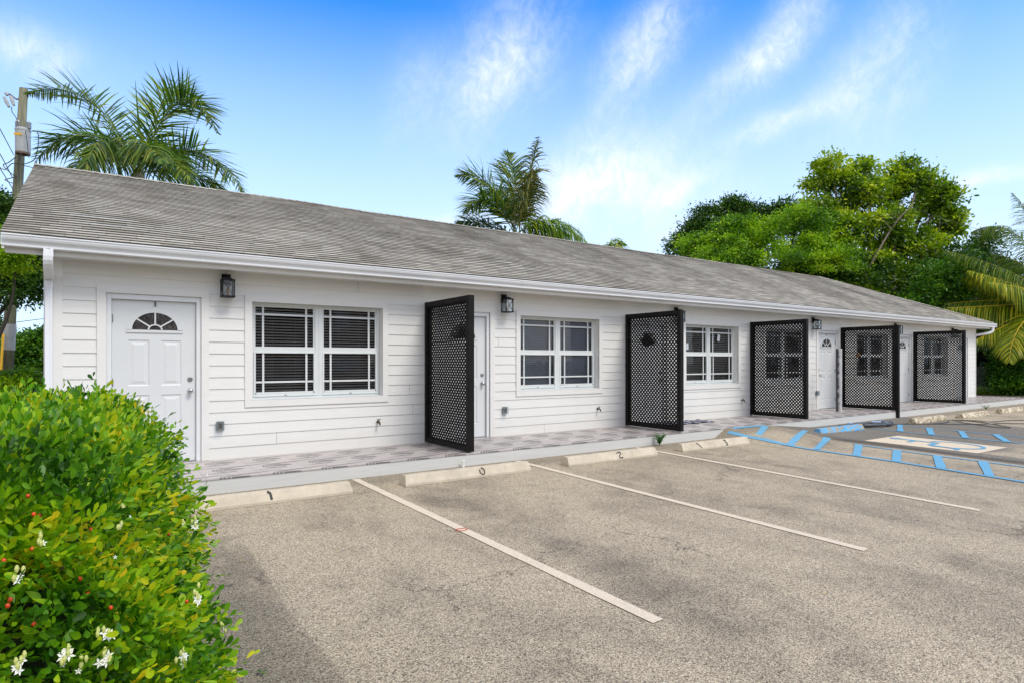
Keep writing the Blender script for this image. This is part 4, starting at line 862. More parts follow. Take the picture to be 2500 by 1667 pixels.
make_stop(18.5, 20.27, -2.45, M['stopw'], 'weathered cream wheel stop third from the right edge of the lot')
make_stop(21.2, 22.95, -2.47, M['stopw'], 'pale cracked wheel stop beyond the small weed at the right')
make_stop(23.9, 25.6, -2.45, M['stopw'], 'farthest wheel stop at the right edge of the car park')

# ------------------------------------------------------------------ hoses, cables, litter
hs = thing('coiled_hose', 'black and grey hose lying in flat coils beside the blue wheel stop', 'hose', (14.6, -2.0, -.01)); 
for c_, (mat, off) in enumerate(((M['rubber'], 0), (M['rubber2'], .8))):
    m_ = MB(); P = []
    for i in range(150):
        a = i*.21+off; rr = .5+.13*sin(i*.13+off)+.04*sin(i*.7); x_ = 14.55+rr*1.15*cos(a)+.05*sin(i*.31); y_ = -2.03+rr*.36*sin(a)-.10*cos(a)
        P.append((x_, y_, gz(y_)+.02+.035*(i/150)+.012*abs(sin(i*.5))+.01*c_))
    m_.tube(P, .011, 6); m_.build('hose_coil', mat, hs, smooth=True)
cl = MB(); vv = []
for i in range(15):
    for j in range(7):
        x_ = 14.3+1.5*i/14+.04*sin(j*2.); y_ = -1.60-.20*j/6-.12*i/14+.03*sin(i*1.3); vv.append((x_, y_, gz(y_)+.022+.02*sin(i*1.1+j*.9)*cos(i*.4)))
cl.add(vv, [(i*7+j, (i+1)*7+j, (i+1)*7+j+1, i*7+j+1) for i in range(14) for j in range(6)])
mm, nt, b, _ = material('blue_white_cloth'); p = pos(nt); nt.l.new(nt.ramp(nt.noise(p, 5, 4, .6), [(.42, (.10, .32, .62)), (.5, (.45, .58, .72)), (.58, (.13, .22, .36))]), b.inputs['Base Color']); b.inputs['Roughness'].default_value = .9
o = cl.build('cloth', mm, smooth=True, fixn=False); tag(o, 'crumpled blue and white cloth lying against the kerb behind the coiled hose', 'cloth'); so_ = o.modifiers.new('thickness', 'SOLIDIFY'); so_.thickness = .006
cab = [[(13.9, -1.62), (15.2, -2.05), (16.2, -2.52), (17.0, -2.62), (17.75, -2.42), (17.95, -2.75), (17.85, -3.05), (17.5, -3.5), (17.15, -3.82), (16.95, -3.6), (17.15, -3.2), (17.3, -2.9), (17.78, -2.44)],
       [(13.6, -1.95), (15.0, -2.15), (15.6, -2.22), (16.7, -2.86), (17.3, -3.15), (17.9, -3.35), (18.5, -3.65), (19.4, -4.4), (20.5, -5.2)], [(17.8, -2.43), (18.2, -2.9), (18.1, -3.1), (19.2, -3.3), (20.6, -3.9), (22, -4.6)]]
def spline(pts, n=10):
    P = [pts[0]]+list(pts)+[pts[-1]]; out_ = []
    for i in range(1, len(P)-2):
        for k in range(n):
            t = k/n; out_.append(tuple(.5*((2*P[i][a])+(-P[i-1][a]+P[i+1][a])*t+(2*P[i-1][a]-5*P[i][a]+4*P[i+1][a]-P[i+2][a])*t*t+(-P[i-1][a]+3*P[i][a]-3*P[i+1][a]+P[i+2][a])*t**3) for a in range(len(P[0]))))
    out_.append(tuple(pts[-1])); return out_
for pts, l in zip(cab, ('black cable looping on the asphalt in front of the stained wheel stop', 'long black cable running out from the coiled hose across the bay', 'thin black cable trailing off to the right edge of the car park')):
    m_ = MB(); m_.tube([(a, b_, gz(b_)+.016) for a, b_ in spline(pts)], .0085, 6); o = m_.build('cable', M['rubber'], smooth=True); tag(o, l, 'cable')
lf = lambda x_, y_, s_, mat, l, cat, name: tag(leaf_obj(name, [scatter(LEAF_V, LEAF_F, np.array([[x_, y_, gz(y_)+.012+.004*k] for k in range(3)]), unit(np.array([[1, .3, .1], [-.4, 1, .15], [.3, -1, .1]])), np.array([[0, .2, 1.]]*3), np.array([s_]*3))], mat), l, cat)
lf(.674, -5.607, .035, M['shrub'], 'small green leaf sprig fallen on the asphalt near the hedge', 'leaf', 'fallen_sprig')
for (x_, y_, l) in ((1.57, -4.04, 'tiny yellow fallen leaf in the first parking bay'), (.9, -3.85, 'tiny orange fallen leaf beside the hedge'), (4.1, -6.6, 'tiny yellow fallen leaf on the open asphalt in front of the parking lines')):
    lf(x_, y_, .016, M['yellow'], l, 'leaf', 'fallen_leaf')
m_ = MB(); m_.tube([(2.717+.06*cos(t_), -4.03+.035*sin(t_), gz(-4.03)+.012) for t_ in np.linspace(0, 2*pi, 17)], .003, 5); mm = plain('red_rubber', (.5, .06, .03), .5); tag(m_.build('red_ring', mm), 'small red ring lying on the nearest parking line', 'ring')

def weed(base, h, n, sp_, label, name='weed_plant'):
    t = thing(name, label, 'weed', tuple(base)); st = MB(); P = []; D = []; N = []; Sz = []
    for i in range(n):
        a = random.uniform(0, 2*pi); r_ = random.uniform(.2, 1)*sp_; tip = np.array(base)+np.array([cos(a)*r_, sin(a)*r_*.7, h*random.uniform(.6, 1)]); mid = np.array(base)+np.array([cos(a)*r_*.3, sin(a)*r_*.25, h*.6])
        c = bez(base, mid, tip, 10); st.tube(c, .0022, 4, False)
        for q_ in c[2:]:
            for s_ in (-1, 1):
                for _ in range(2):
                    d = unit(np.array([-sin(a)*s_, cos(a)*s_, .35])+rng.normal(size=3)*.4); P.append(q_); D.append(d); N.append(unit(rng.normal(size=3)*.4+[0, 0, 1])); Sz.append(random.uniform(.02, .045)*h/.2)
    st.build('stem', M['weed'], t, fixn=False)
    leaf_obj('leaves', [scatter([(0, 0, 0), (.5, .12, .02), (.5, -.12, .02), (1, 0, -.04)], DIA_F, np.array(P), np.array(D), np.array(N), np.array(Sz))], M['weed'], t)
weed((8.06, -1.56, 0), .22, 22, .17, 'bright green feathery weed growing from the kerb foot between two wheel stops')
weed((22.2, -1.75, 0), .14, 12, .25, 'low green weed at the kerb foot near the far wheel stops')

# ------------------------------------------------------------------ hedge in the foreground
hg = thing('clipped_hedge', 'clipped foreground hedge with yellow-green leaves, white flowers and orange berries', 'hedge', (-.8, -5.7, gz(-5.7)))
HX0, HX1, HY0, HY1, HZ = -2.6, .30, -7.05, -4.18, 1.235
def hedge_surf(k):
    """points and outward normals over a wobbly rounded box"""
    c = np.array([(HX0+HX1)/2, (HY0+HY1)/2, .45]); h = np.array([(HX1-HX0)/2, (HY1-HY0)/2, HZ-.45]); P = []; N = []
    faces = [((0, 0, 1), 8.4, 1.0), ((1, 0, 0), 3.6, 1.25), ((0, -1, 0), 3.9, 2.2), ((0, 1, 0), 3.9, .35)]
    wt = np.array([a*w for _, a, w in faces]); wt /= wt.sum()
    for (n_, _, _), w in zip(faces, wt):
        m_ = int(k*w); n_ = np.array(n_, float); q_ = rng.random((m_, 3))*2-1
        ax = int(np.argmax(abs(n_))); q_[:, ax] = n_[ax]
        if ax != 2: q_[:, 2] = rng.random(m_)*2.1-1.1
        e = 7.; d = q_.copy(); d[:, 2] = np.maximum(d[:, 2], 0); nr = (np.abs(d)**e).sum(1)**(1/e); s_ = 1/np.maximum(nr, 1e-3)
        lowpart = q_[:, 2] < 0
        pt = q_*s_[:, None]; pt[lowpart, 2] = q_[lowpart, 2]
        pt[:, 0] -= np.where(pt[:, 0] > 0, (.02+.13*np.clip(.45-pt[:, 1], 0, 1.4))*np.clip(pt[:, 2]+.1, 0, 1.1)**1.5*pt[:, 0], 0)
        P.append(c+pt*h); g_ = np.sign(d)*np.abs(d)**(e-1)/h; N.append(unit(g_))
    return np.concatenate(P), np.concatenate(N)
K = 23000; HP, HN = hedge_surf(K)
def lump(p): return .075*np.sin(p[:, 0]*4.1+p[:, 2]*3)*np.cos(p[:, 1]*3.7+1)+.05*np.sin(p[:, 2]*7.3+p[:, 1]*5)+.035*np.sin(p[:, 0]*11+p[:, 1]*9)
flat_ = 1-.75*np.clip(HN[:, 2], 0, 1)
dep_ = -rng.random(len(HP))**1.4*.30; dep_ += np.where(rng.random(len(HP)) < .07, .07*rng.random(len(HP)), 0)
HP = HP+HN*(lump(HP)*flat_+dep_)[:, None]
P = []; D = []; N = []; Z = []
for j in range(7):                                            # a sprig: alternate leaflets along a short twig
    tw = unit(HN+rng.normal(size=HN.shape)*.45+np.array([0, 0, .45])) if j == 0 else tw
    if j == 0:
        sdv = unit(np.cross(tw, rng.normal(size=tw.shape))); upv = np.cross(sdv, tw); tl_ = .075+.05*rng.random(len(HP))
    f = j/6; sgn = 1 if j % 2 else -1
    P.append(HP+tw*(tl_*f)[:, None]); D.append(unit(tw*(.55+.5*f)+sdv*(sgn*(1-.7*f))+rng.normal(size=tw.shape)*.18)); N.append(unit(upv+HN*.5+rng.normal(size=tw.shape)*.35+np.array([0, 0, .3])))
    Z.append((.021+.022*rng.random(len(HP))))
P, D, N, Z = np.concatenate(P), np.concatenate(D), np.concatenate(N), np.concatenate(Z)
OB_V = [(0, 0, 0), (.3, .13, .02), (.3, -.13, .02), (.68, .24, .035), (.68, -.24, .035), (.92, .14, .01), (.92, -.14, .01), (1, 0, -.02), (.35, 0, -.02), (.7, 0, -.02)]
OB_F = [(0, 2, 8, 1), (1, 8, 9, 3), (2, 4, 9, 8), (3, 9, 7, 5), (4, 6, 7, 9)]
leaf_obj('foliage', [scatter(OB_V, OB_F, P, D, N, Z)], M['hedge'], hg, kind='stuff')
core = MB(); cc_ = [(HX0+.3, HY0+.3, -.1), (HX1-.3, HY0+.3, -.1), (HX1-.3, HY1-.3, -.1), (HX0+.3, HY1-.3, -.1), (HX0+.3, HY0+.3, HZ-.3), (HX1-.3, HY0+.3, HZ-.3), (HX1-.3, HY1-.3, HZ-.3), (HX0+.3, HY1-.3, HZ-.3)]
core.add(cc_, [(0, 3, 2, 1), (4, 5, 6, 7), (0, 1, 5, 4), (1, 2, 6, 5), (2, 3, 7, 6), (3, 0, 4, 7)]); core.build('dark_core', plain('dark_core_fill', (.018, .026, .008), .95, var=.6, scale=14, bmp=.8), hg, bevel=.12)  # solid filler blocking see-through, its dark colour standing for shade inside the hedge
br = MB()
for i in range(70):
    j = rng.integers(len(HP)); p1 = HP[j]; n_ = HN[j]; p0 = p1-n_*.45+rng.normal(size=3)*.12-np.array([0, 0, .25]); c = bez(p0, (p0+p1)/2+rng.normal(size=3)*.05, p1+n_*.01, 7); br.tube(c, [.007, .006, .005, .004, .003, .0025, .002], 5, False)
for (a, b_, c_, r_) in (((0, 1340, 1.62), (110, 1395, 1.60), (140, 1470, 1.66), .011), ((0, 1340, 1.62), (60, 1330, 1.6), (115, 1270, 1.63), .006), ((100, 1410, 1.6), (140, 1400, 1.6), (165, 1375, 1.62), .005)):
    br.tube(bez(at(*a), at(*b_), at(*c_), 9), [r_*(1-.05*k) for k in range(9)], 6, False)
br.build('branch', M['twig'], hg, fixn=False)
def surf_at(u, v):                                            # hedge surface point seen at (u,v)
    d = ray(u, v); best = None
    t = ((HP-CC)@d)/(d@d); dist = np.linalg.norm(HP-CC-t[:, None]*d, axis=1); ok = (dist < .05) & (HN@d < .1)
    if not ok.any(): ok = dist < .12
    if not ok.any(): return None
    k = np.where(ok)[0]; j = k[np.argmin(t[k])]; return CC+d*(t[j]-.02), HN[j]
def flower(p, n_, s_, buds):
    s_ *= .55
    f = MB(); ax = Vector(unit(n_+np.array([0, -.5, .3])+rng.normal(size=3)*.3)); a = ax.orthogonal().normalized(); b_ = ax.cross(a); p = Vector(p)+ax*.02
    for fl in range(4 if s_ > .009 else 1):
        q_ = p+a*random.uniform(-1, 1)*s_*1.3+b_*random.uniform(-1, 1)*s_*1.3
        for k in range(5):
            w = 2*pi*k/5+fl; d = a*cos(w)+b_*sin(w); e_ = ax.cross(d)
            f.add([q_, q_+d*s_*.5+e_*s_*.26+ax*s_*.25, q_+d*s_*1.15+ax*s_*.1, q_+d*s_*.5-e_*s_*.26+ax*s_*.25], [(0, 1, 2, 3)])
    o = f.build('flower', M['petal'], hg, fixn=False)
    if buds:
        m_ = MB()
        for k in range(4):
            q_ = p+a*random.uniform(-1, 1)*s_*1.4+b_*random.uniform(-1, 1)*s_*1.4; m_.lathe([(.001, 0), (.0035, .004), (.0045, .010), (.002, .017)], q_, 6)
        m_.build('bud', M['bud'], o)
for (u, v, s_) in ((435, 1280, .016), (470, 1282, .017), (485, 1245, .012), (275, 1290, .016), (290, 1257, .014), (300, 1262, .01), (96, 1330, .014), (40, 1415, .016), (55, 1405, .012), (380, 1362, .010), (465, 1452, .020), (530, 1545, .018), (425, 1612, .021),
                   (240, 1560, .022), (255, 1610, .021), (165, 1610, .022), (150, 1600, .012), (40, 1625, .018), (265, 1365, .010), (492, 1160, .010), (205, 1620, .014)):
    r_ = surf_at(u, v)
    if r_: flower(r_[0], r_[1], s_, s_ > .013)
for (u, v) in ((76, 1262), (88, 1265), (80, 1278), (210, 1295), (88, 1322), (72, 1340), (6, 1368), (205, 1445), (22, 1460), (188, 1410), (78, 1518), (400, 1305), (442, 1468), (60, 1220), (198, 1275), (16, 1475), (262, 1480)):
    r_ = surf_at(u, v)
    if r_:
        m_ = MB(); m_.lathe([(.001, -.0055), (.004, -.004), (.005, 0), (.004, .004), (.001, .0055)], r_[0]+r_[1]*.015, 9); m_.build('berry', M['berry'], hg, smooth=True)

# ------------------------------------------------------------------ trees
def limb(mb, a, b_, r0, r1, bend=.12, n=9):
    a = np.array(a); b_ = np.array(b_); L = np.linalg.norm(b_-a); mid = (a+b_)/2+rng.normal(size=3)*L*bend; c = bez(a, mid, b_, n); mb.tube(c, [r0+(r1-r0)*k/(n-1) for k in range(n)], 7, False)
def pxblob(u, v, t, ru, rv, rd=None): return (at(u, v, t), (ru*t/FPX, (rd or ru)*t/FPX, rv*t/FPX))
def tree(name, label, cat, base, blobs, n_clump, n_leaf, leaf, spread, mat, bark, r0=.2, group=None, hollow=.5, flat=.7):
    t = thing(name, label, cat, (base[0], base[1], base[2]), group); tk = MB()
    cen = np.mean([b_[0] for b_ in blobs], axis=0); fork = np.array(base)+(cen-np.array(base))*.42+np.array([0, 0, .1])
    limb(tk, np.array(base)-[0, 0, .2], fork, r0, r0*.75, .04)
    for (c, rr) in blobs:
        limb(tk, fork, c, r0*.5, r0*.16, .1)
        for _ in range(6):
            d = unit(rng.normal(size=3)); d[2] = abs(d[2])*.8; limb(tk, np.array(c)+rng.normal(size=3)*.1, np.array(c)+d*np.array(rr)*.85, r0*.16, r0*.04, .12, 6)
    tk.build('trunk', bark, t, fixn=False)
    leaf_obj('crown', [crown(blobs, n_clump, n_leaf, leaf, spread, flat, hollow=hollow)], mat, t); return t
def gp(u, t): p = at(u, 881, t); return (p[0], p[1], -.03)
tree('broadleaf_tree', 'tallest broadleaf tree behind the right end of the roof, yellowish new leaves', 'tree', gp(2130, 33),
     [pxblob(u, v, 33-(v-400)*.006+random.uniform(-.8, .8), r_*1.06, r_) for u, v, r_ in ((2030, 415, 28), (2002, 452, 28), (2055, 458, 34), (2112, 425, 26), (2120, 472, 34), (2080, 508, 36), (2165, 482, 28), (2208, 412, 24), (2190, 450, 30), (2240, 445, 30), (2275, 470, 28), (2308, 492, 26),
      (2300, 537, 30), (2318, 567, 20), (2250, 522, 36), (2190, 538, 38), (2130, 560, 40), (2060, 562, 40), (2000, 512, 30), (2010, 592, 34), (2270, 600, 36), (2200, 612, 43), (2120, 642, 43), (2060, 652, 38), (2160, 700, 43), (2230, 682, 38), (2100, 730, 38), (2300, 650, 30), (2020, 662, 33), (2200, 760, 33))],
     620, 62, .20, .40, M['tree_mid'], M['bark'], .26, hollow=.4)
tall = [o for o in bpy.data.objects if o.name.startswith('broadleaf_tree')][0]
for a, b_, c_, r0, r1 in (((2165, 800, 30.2), (2130, 700, 30.4), (2072, 590, 30.8), .17, .09), ((2120, 660, 30.4), (2150, 600, 30.5), (2185, 545, 30.8), .11, .06), ((2180, 555, 30.7), (2190, 535, 30.6), (2225, 505, 30.8), .07, .03), ((2175, 560, 30.7), (2150, 530, 30.7), (2135, 515, 31), .06, .025), ((2330, 700, 27.0), (2290, 690, 27.0), (2262, 730, 27.2), .04, .02)):
    m_ = MB(); c = bez(at(*a), at(*b_), at(*c_), 12); m_.tube(c, [(r0+(r1-r0)*k/11)*.62 for k in range(12)], 7, False); m_.build('limb', M['bark'], tall, fixn=False)
tree('feathery_tree', 'bright green feathery tree behind the middle of the roof', 'tree', gp(1850, 30),
     [pxblob(1705, 622, 30, 62, 45), pxblob(1775, 596, 30, 75, 50), pxblob(1860, 578, 30, 80, 50), pxblob(1940, 575, 29.5, 70, 50), pxblob(1850, 650, 29, 110, 60), pxblob(2000, 660, 29.5, 80, 60), pxblob(1985, 560, 31, 45, 40), pxblob(2015, 600, 31, 50, 50), pxblob(1760, 655, 29, 90, 45)],
     300, 210, .12, .44, M['tree_bright'], M['darkbark'], .2, hollow=.4, flat=.45)
tree('round_dark_tree', 'dark round-topped tree farther off behind the bright feathery one', 'tree', gp(1760, 40),
     [pxblob(1735, 545, 40, 45, 36), pxblob(1700, 585, 40, 45, 40), pxblob(1797, 512, 40, 24, 26), pxblob(1830, 545, 40, 45, 34), pxblob(1905, 532, 40, 45, 28), pxblob(1950, 532, 40, 35, 26), pxblob(1670, 615, 40, 32, 32)],
     300, 80, .17, .5, M['tree_dark'], M['darkbark'], .2, hollow=.5)
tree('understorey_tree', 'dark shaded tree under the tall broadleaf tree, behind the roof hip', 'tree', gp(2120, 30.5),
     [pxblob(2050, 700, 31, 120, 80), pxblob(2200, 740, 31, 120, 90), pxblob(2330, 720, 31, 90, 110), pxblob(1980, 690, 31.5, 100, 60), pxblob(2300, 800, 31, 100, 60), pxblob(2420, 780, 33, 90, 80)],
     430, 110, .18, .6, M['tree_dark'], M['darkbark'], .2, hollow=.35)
tree('small_tree', 'slender tree with loose lime leaves right of the roof hip', 'tree', gp(2290, 27.5),
     [pxblob(2300, 680, 27.5, 40, 32), pxblob(2265, 715, 27.5, 34, 28), pxblob(2345, 665, 27.5, 36, 34), pxblob(2240, 745, 27.5, 30, 22), pxblob(2330, 720, 27.5, 30, 24)],
     90, 75, .13, .42, M['shrub'], M['bark'], .07, hollow=.4)
tree('distant_tree', 'small dark treetop in the gap between the tall tree and the coconut palm', 'tree', gp(2400, 45),
     [pxblob(2405, 605, 45, 32, 30), pxblob(2380, 640, 45, 30, 30), pxblob(2440, 660, 45, 35, 30), pxblob(2420, 720, 45, 80, 60)], 110, 80, .2, .55, M['tree_dark'], M['darkbark'], .2)
tree('left_tree', 'dark feathery tree beyond the left gable, overhanging the left edge', 'tree', gp(-150, 15),
     [pxblob(20, 620, 14, 75, 75), pxblob(-60, 560, 14, 110, 100), pxblob(55, 690, 13.5, 50, 48), pxblob(10, 540, 14.5, 40, 50), pxblob(-40, 680, 13.5, 80, 70), pxblob(75, 640, 13.8, 30, 40)],
     420, 130, .075, .27, M['tree_dark'], M['darkbark'], .14, hollow=.4, flat=.5)
tree('yellow_green_tree', 'bright yellow-green feathery branches at the left edge below the gutter', 'tree', gp(-60, 11.5),
     [pxblob(5, 640, 11.5, 42, 26), pxblob(-25, 600, 11.5, 45, 40), pxblob(35, 625, 11.5, 24, 10), pxblob(-30, 660, 11.5, 40, 30)],
     110, 150, .05, .17, M['tree_bright'], M['darkbark'], .08, hollow=.4, flat=.4)
tree('left_shrub', 'bushy green shrub behind the fence at the far left', 'shrub', gp(80, 24), [pxblob(85, 860, 24, 45, 40), pxblob(112, 840, 24, 24, 28), pxblob(50, 870, 24, 40, 36), pxblob(130, 870, 24, 30, 50)], 200, 90, .13, .34, M['shrub'], M['darkbark'], .08, flat=.6)
tree('far_left_shrub', 'dark green shrub at the foot of the utility pole', 'shrub', gp(10, 26), [pxblob(10, 870, 26, 50, 40), pxblob(-50, 850, 26, 70, 60), pxblob(50, 850, 28, 30, 30)], 150, 90, .14, .36, M['tree_dark'], M['darkbark'], .08)
tree('low_hedge', 'low yellow-green hedge behind the clipped hedge at the far left', 'hedge', gp(20, 13), [pxblob(0, 950, 13, 60, 36), pxblob(55, 945, 13, 45, 32), pxblob(-70, 950, 13, 60, 40), pxblob(75, 985, 13, 40, 40), pxblob(20, 990, 13, 80, 45)], 260, 120, .06, .16, M['tree_bright'], M['darkbark'], .04, hollow=.6)
tree('glossy_shrub', 'round bright green shrub at the right edge in front of the chain fence', 'shrub', gp(2490, 27.5),
     [pxblob(2475, 878, 27, 42, 38), pxblob(2505, 905, 27, 50, 50), pxblob(2468, 925, 27, 24, 26), pxblob(2520, 860, 27.5, 50, 45), pxblob(2480, 945, 26.8, 45, 28)],
     300, 95, .115, .33, M['shrub'], M['darkbark'], .06, hollow=.55)
# dark backing shrubs behind the fence
tree('dark_shrub', 'very dark shrub in the shade behind the chain link fence', 'shrub', gp(2400, 34), [pxblob(2400, 880, 34, 70, 60), pxblob(2470, 850, 35, 80, 70), pxblob(2380, 940, 34, 60, 40), pxblob(2450, 940, 34, 80, 40)], 260, 100, .2, .5, M['tree_shaded'], M['darkbark'], .1, hollow=.2)

# ------------------------------------------------------------------ palms
def palm(name, label, base, crown_p, fr, mats, ribmat, t, leaflet, w, trunk_r=.16, n=46, group=None, droop=.30, plume=.55, ribr=.018):
    """fr: list of (control px, tip px, control depth, tip depth, material index, droop)"""
    o = thing(name, label, 'palm tree', tuple(base), group); tk = MB(); c = bez(base, (np.array(base)+crown_p)/2+[.15, 0, 0], crown_p, 14); tk.tube(c, [trunk_r*(1.1-.25*k/13) for k in range(14)], 12, False)
    tk.build('trunk', M['palmbark'], o, fixn=False, smooth=True)
    for (cp, tip, dc, dt, mi, dr, *rest) in fr:
        P0 = np.array(rest[0]) if rest else crown_p
        p1 = at(*cp, t+dc); p2 = at(*tip, t+dt); (V_, F_), rib = frond(P0, p1, p2, n, leaflet, w, dr, plume)
        f = leaf_obj('frond', [(V_, F_)], mats[mi], o)
        rb = MB(); rb.tube(rib[::3], [ribr*(1-.8*k/19) for k in range(20)], 5, False); rb.build('rib', ribmat, f, fixn=False)
    return o
t = 15.; cp_ = at(338, 425, t)
pm = palm('royal_palm', 'large dark green palm behind the roof near the utility pole', (cp_[0], cp_[1], -.03), cp_, [
    ((235, 165), (62, 232), .2, .6, 0, .07), ((445, 120), (532, 330), -.2, -.5, 0, .07), ((395, 165), (478, 240), 1.0, 1.8, 1, .05), ((190, 250), (84, 400), -.6, -1.0, 0, .12), ((480, 290), (604, 478), -.3, -.6, 0, .10),
    ((250, 250), (205, 425), -1.6, -2.4, 0, .3), ((455, 395), (565, 475), .6, 1.2, 0, .3), ((330, 290), (400, 400), -1.6, -2.6, 0, .35), ((275, 330), (160, 440), .8, 1.6, 0, .3),
    ((420, 300), (450, 420), 1.2, 2.2, 0, .3), ((370, 330), (480, 450), -1.2, -2.0, 0, .3)], [M['palm_green'], M['palm_yellow'], M['palm_dry']], M['rib'], t, .98, .038, n=115, plume=1.0)
sp_ = MB(); sp_.tube([at(341, 330, t), at(336, 270, t), at(330, 196, t)], [.035, .022, .004], 6, False); sp_.build('spear_leaf', M['palm_green'], pm, fixn=False)
t = 22.; cp_ = at(1258, 575, t)
palm('ragged_palm', 'ragged palm with upright drying fronds behind the middle of the roof', (cp_[0], cp_[1], -.03), cp_, [
    ((1292, 450), (1313, 335), .2, .4, 2, .5), ((1262, 450), (1240, 372), .3, .6, 0, .12), ((1205, 405), (1113, 430), .2, .5, 0, .08), ((1190, 440), (1136, 520), -.6, -1.2, 0, .12), ((1195, 545), (1112, 540), .6, 1.0, 0, .25),
    ((1345, 490), (1448, 612), -.4, -.8, 1, .55), ((1330, 520), (1390, 600), .5, 1.0, 0, .45), ((1230, 470), (1200, 470), .8, 1.4, 0, .3), ((1285, 470), (1300, 420), -.4, -.6, 2, .6)], [M['palm_green'], M['palm_yellow'], M['palm_dry']], M['rib'], t, 1.25, .048, n=110, plume=1.0)
t = 24.; cp_ = at(1482, 645, t)
palm('small_palm', 'single palm top just showing above the roof right of the ragged palm', (cp_[0], cp_[1], -.03), cp_, [
    ((1478, 560), (1530, 598), 0, 0, 1, .45), ((1470, 580), (1462, 610), .4, .8, 0, .4), ((1500, 560), (1520, 620), -.5, -.9, 0, .5), ((1495, 585), (1505, 640), -.6, -1.1, 0, .5)], [M['palm_green'], M['palm_yellow']], M['yrib'], t, .75, .045, n=36)
t = 25.5; cp_ = at(2590, 735, t)
palm('coconut_palm', 'yellow-ribbed coconut palm leaning in from the right edge over the fence', (cp_[0]+1.2, cp_[1], -.03), cp_, [
    ((2490, 500), (2370, 568), .5, 1.0, 1, .55), ((2470, 665), (2345, 680), .9, 1.3, 0, .9), ((2450, 640), (2300, 612), .6, 1.0, 1, .75), ((2440, 680), (2362, 660), 0, .2, 0, .8), ((2490, 695), (2412, 690), -.5, -.8, 0, 1.2), ((2440, 748), (2302, 752), .2, .2, 0, 1.4), ((2440, 728), (2305, 742), .6, 1.0, 1, .9),
    ((2480, 780), (2372, 835), -.4, -.6, 0, .9), ((2500, 720), (2340, 700), 1.2, 2.0, 1, .9), ((2520, 740), (2400, 760), 1.6, 2.4, 1, .8), ((2530, 640), (2420, 620), 1.8, 2.6, 1, .6), ((2540, 770), (2430, 810), 1.2, 1.8, 0, .9), ((2468, 765), (2464, 885), -1.2, -1.9, 0, .30), ((2560, 560), (2470, 470), 1.2, 2.2, 1, .5), ((2640, 620), (2700, 520), 0, 0, 1, .5), ((2680, 720), (2760, 850), 0, 0, 0, .8), ((2560, 800), (2540, 900), -1.4, -2.2, 0, .7), ((2640, 780), (2650, 900), 1, 1.6, 1, .7)],
     [M['coco'], M['coco_dark']], M['yrib'], t, 1.40, .036, .17, n=128, plume=.3, ribr=.026)

# ------------------------------------------------------------------ utility pole and wires
T0 = 20.; p0 = at(12, 989, T0); p1 = at(58, 217, T0); up = thing('utility_pole', 'leaning weathered wooden utility pole carrying a transformer at the left', 'utility pole', (p0[0], p0[1], -.05))
m_ = MB(); m_.tube([p0, (p0+p1)/2, p1], [.175, .15, .118], 14); pole = m_.build('pole', M['pole'], up, smooth=True)
m_ = MB(); dv = (p1-p0)/np.linalg.norm(p1-p0); q0 = p0+(p1-p0)*.175; m_.tube([q0, q0+dv*.85], [.185, .18], 14); m_.build('metal_sleeve', M['galv'], up)
m_ = MB(); a_ = at(2, 905, T0-.3); b2 = at(8, 815, T0-.3); m_.tube([a_, b2], .035, 8); m_.build('guy_guard', M['yellow'], up)
tb = at(56, 375, T0-.42); tf_ = thing('transformer', 'white pole-mounted transformer can with yellow label', 'transformer', tuple(tb)); tt = at(56, 318, T0-.42)
rr = .205; hgt = np.linalg.norm(tt-tb); m_ = MB(); m_.lathe([(rr*.95, 0), (rr, .03), (rr, hgt*.93), (rr*1.04, hgt*.94), (rr*1.04, hgt), (rr*.8, hgt+.05)], tb, 22); m_.build('tank', M['tank'], tf_, smooth=False)
m_ = MB(); m_.lathe([(rr*.96, -.04), (rr*.97, .028)], tb, 22); m_.build('rusty_base', plain('rusty_steel', (.13, .09, .06), .8, var=.3), tf_)
for (dx, hh) in ((-.17, .30), (.19, .26)):
    q0 = tb+CR*dx+np.array([0, 0, hgt+.02]); m_ = MB(); pr = [(.05, 0)]
    for k in range(5): pr += [(.075, .03+k*hh/6), (.05, .05+k*hh/6)]
    m_.lathe(pr+[(.03, hh)], q0, 12); bs = m_.build('bushing', M['ceramic'], tf_)
m_ = MB(); q0 = tb+CR*.0-CF*(rr+.004)+np.array([0, 0, hgt*.68]); hw_ = CR*.13; m_.quad(q0-hw_, q0+hw_, q0+hw_+[0, 0, .075], q0-hw_+[0, 0, .075]); m_.build('label_plate', M['yellow'], tf_)
fc = thing('fuse_cutout', 'fuse cutout on a bracket left of the pole top', 'fuse cutout', tuple(at(25, 240, T0)))
m_ = MB(); m_.tube([at(56, 240, T0), at(40, 243, T0), at(26, 232, T0), at(14, 228, T0)], [.03, .03, .03, .025], 7); m_.build('bracket', M['oldsteel'], fc)
for a, b_ in (((10, 238), (22, 262)), ((26, 236), (34, 258)), ((14, 226), (18, 234))):
    m_ = MB(); m_.tube([at(*a, T0-.1), at((a[0]+b_[0])/2, (a[1]+b_[1])/2, T0-.1), at(*b_, T0-.1)], [.04, .055, .04], 8); m_.build('insulator', M['ceramic'], fc)
def wire(pts, t0, t1, r_, label):
    m_ = MB(); n_ = len(pts); P = spline([tuple(at(u, v, t0+(t1-t0)*i/(n_-1))) for i, (u, v) in enumerate(pts)], 8) if n_ > 2 else [tuple(at(*pts[0], t0)), tuple(at(*pts[1], t1))]
    m_.tube(P, r_, 5, False); o = m_.build('power_line', M['wire'], None, fixn=False); tag(o, label, 'wire', 'wires around the utility pole')
wire([(-60, 210), (0, 316), (33, 378)], 12, 19.8, .012, 'upper thin wire rising to the left edge beside the transformer')
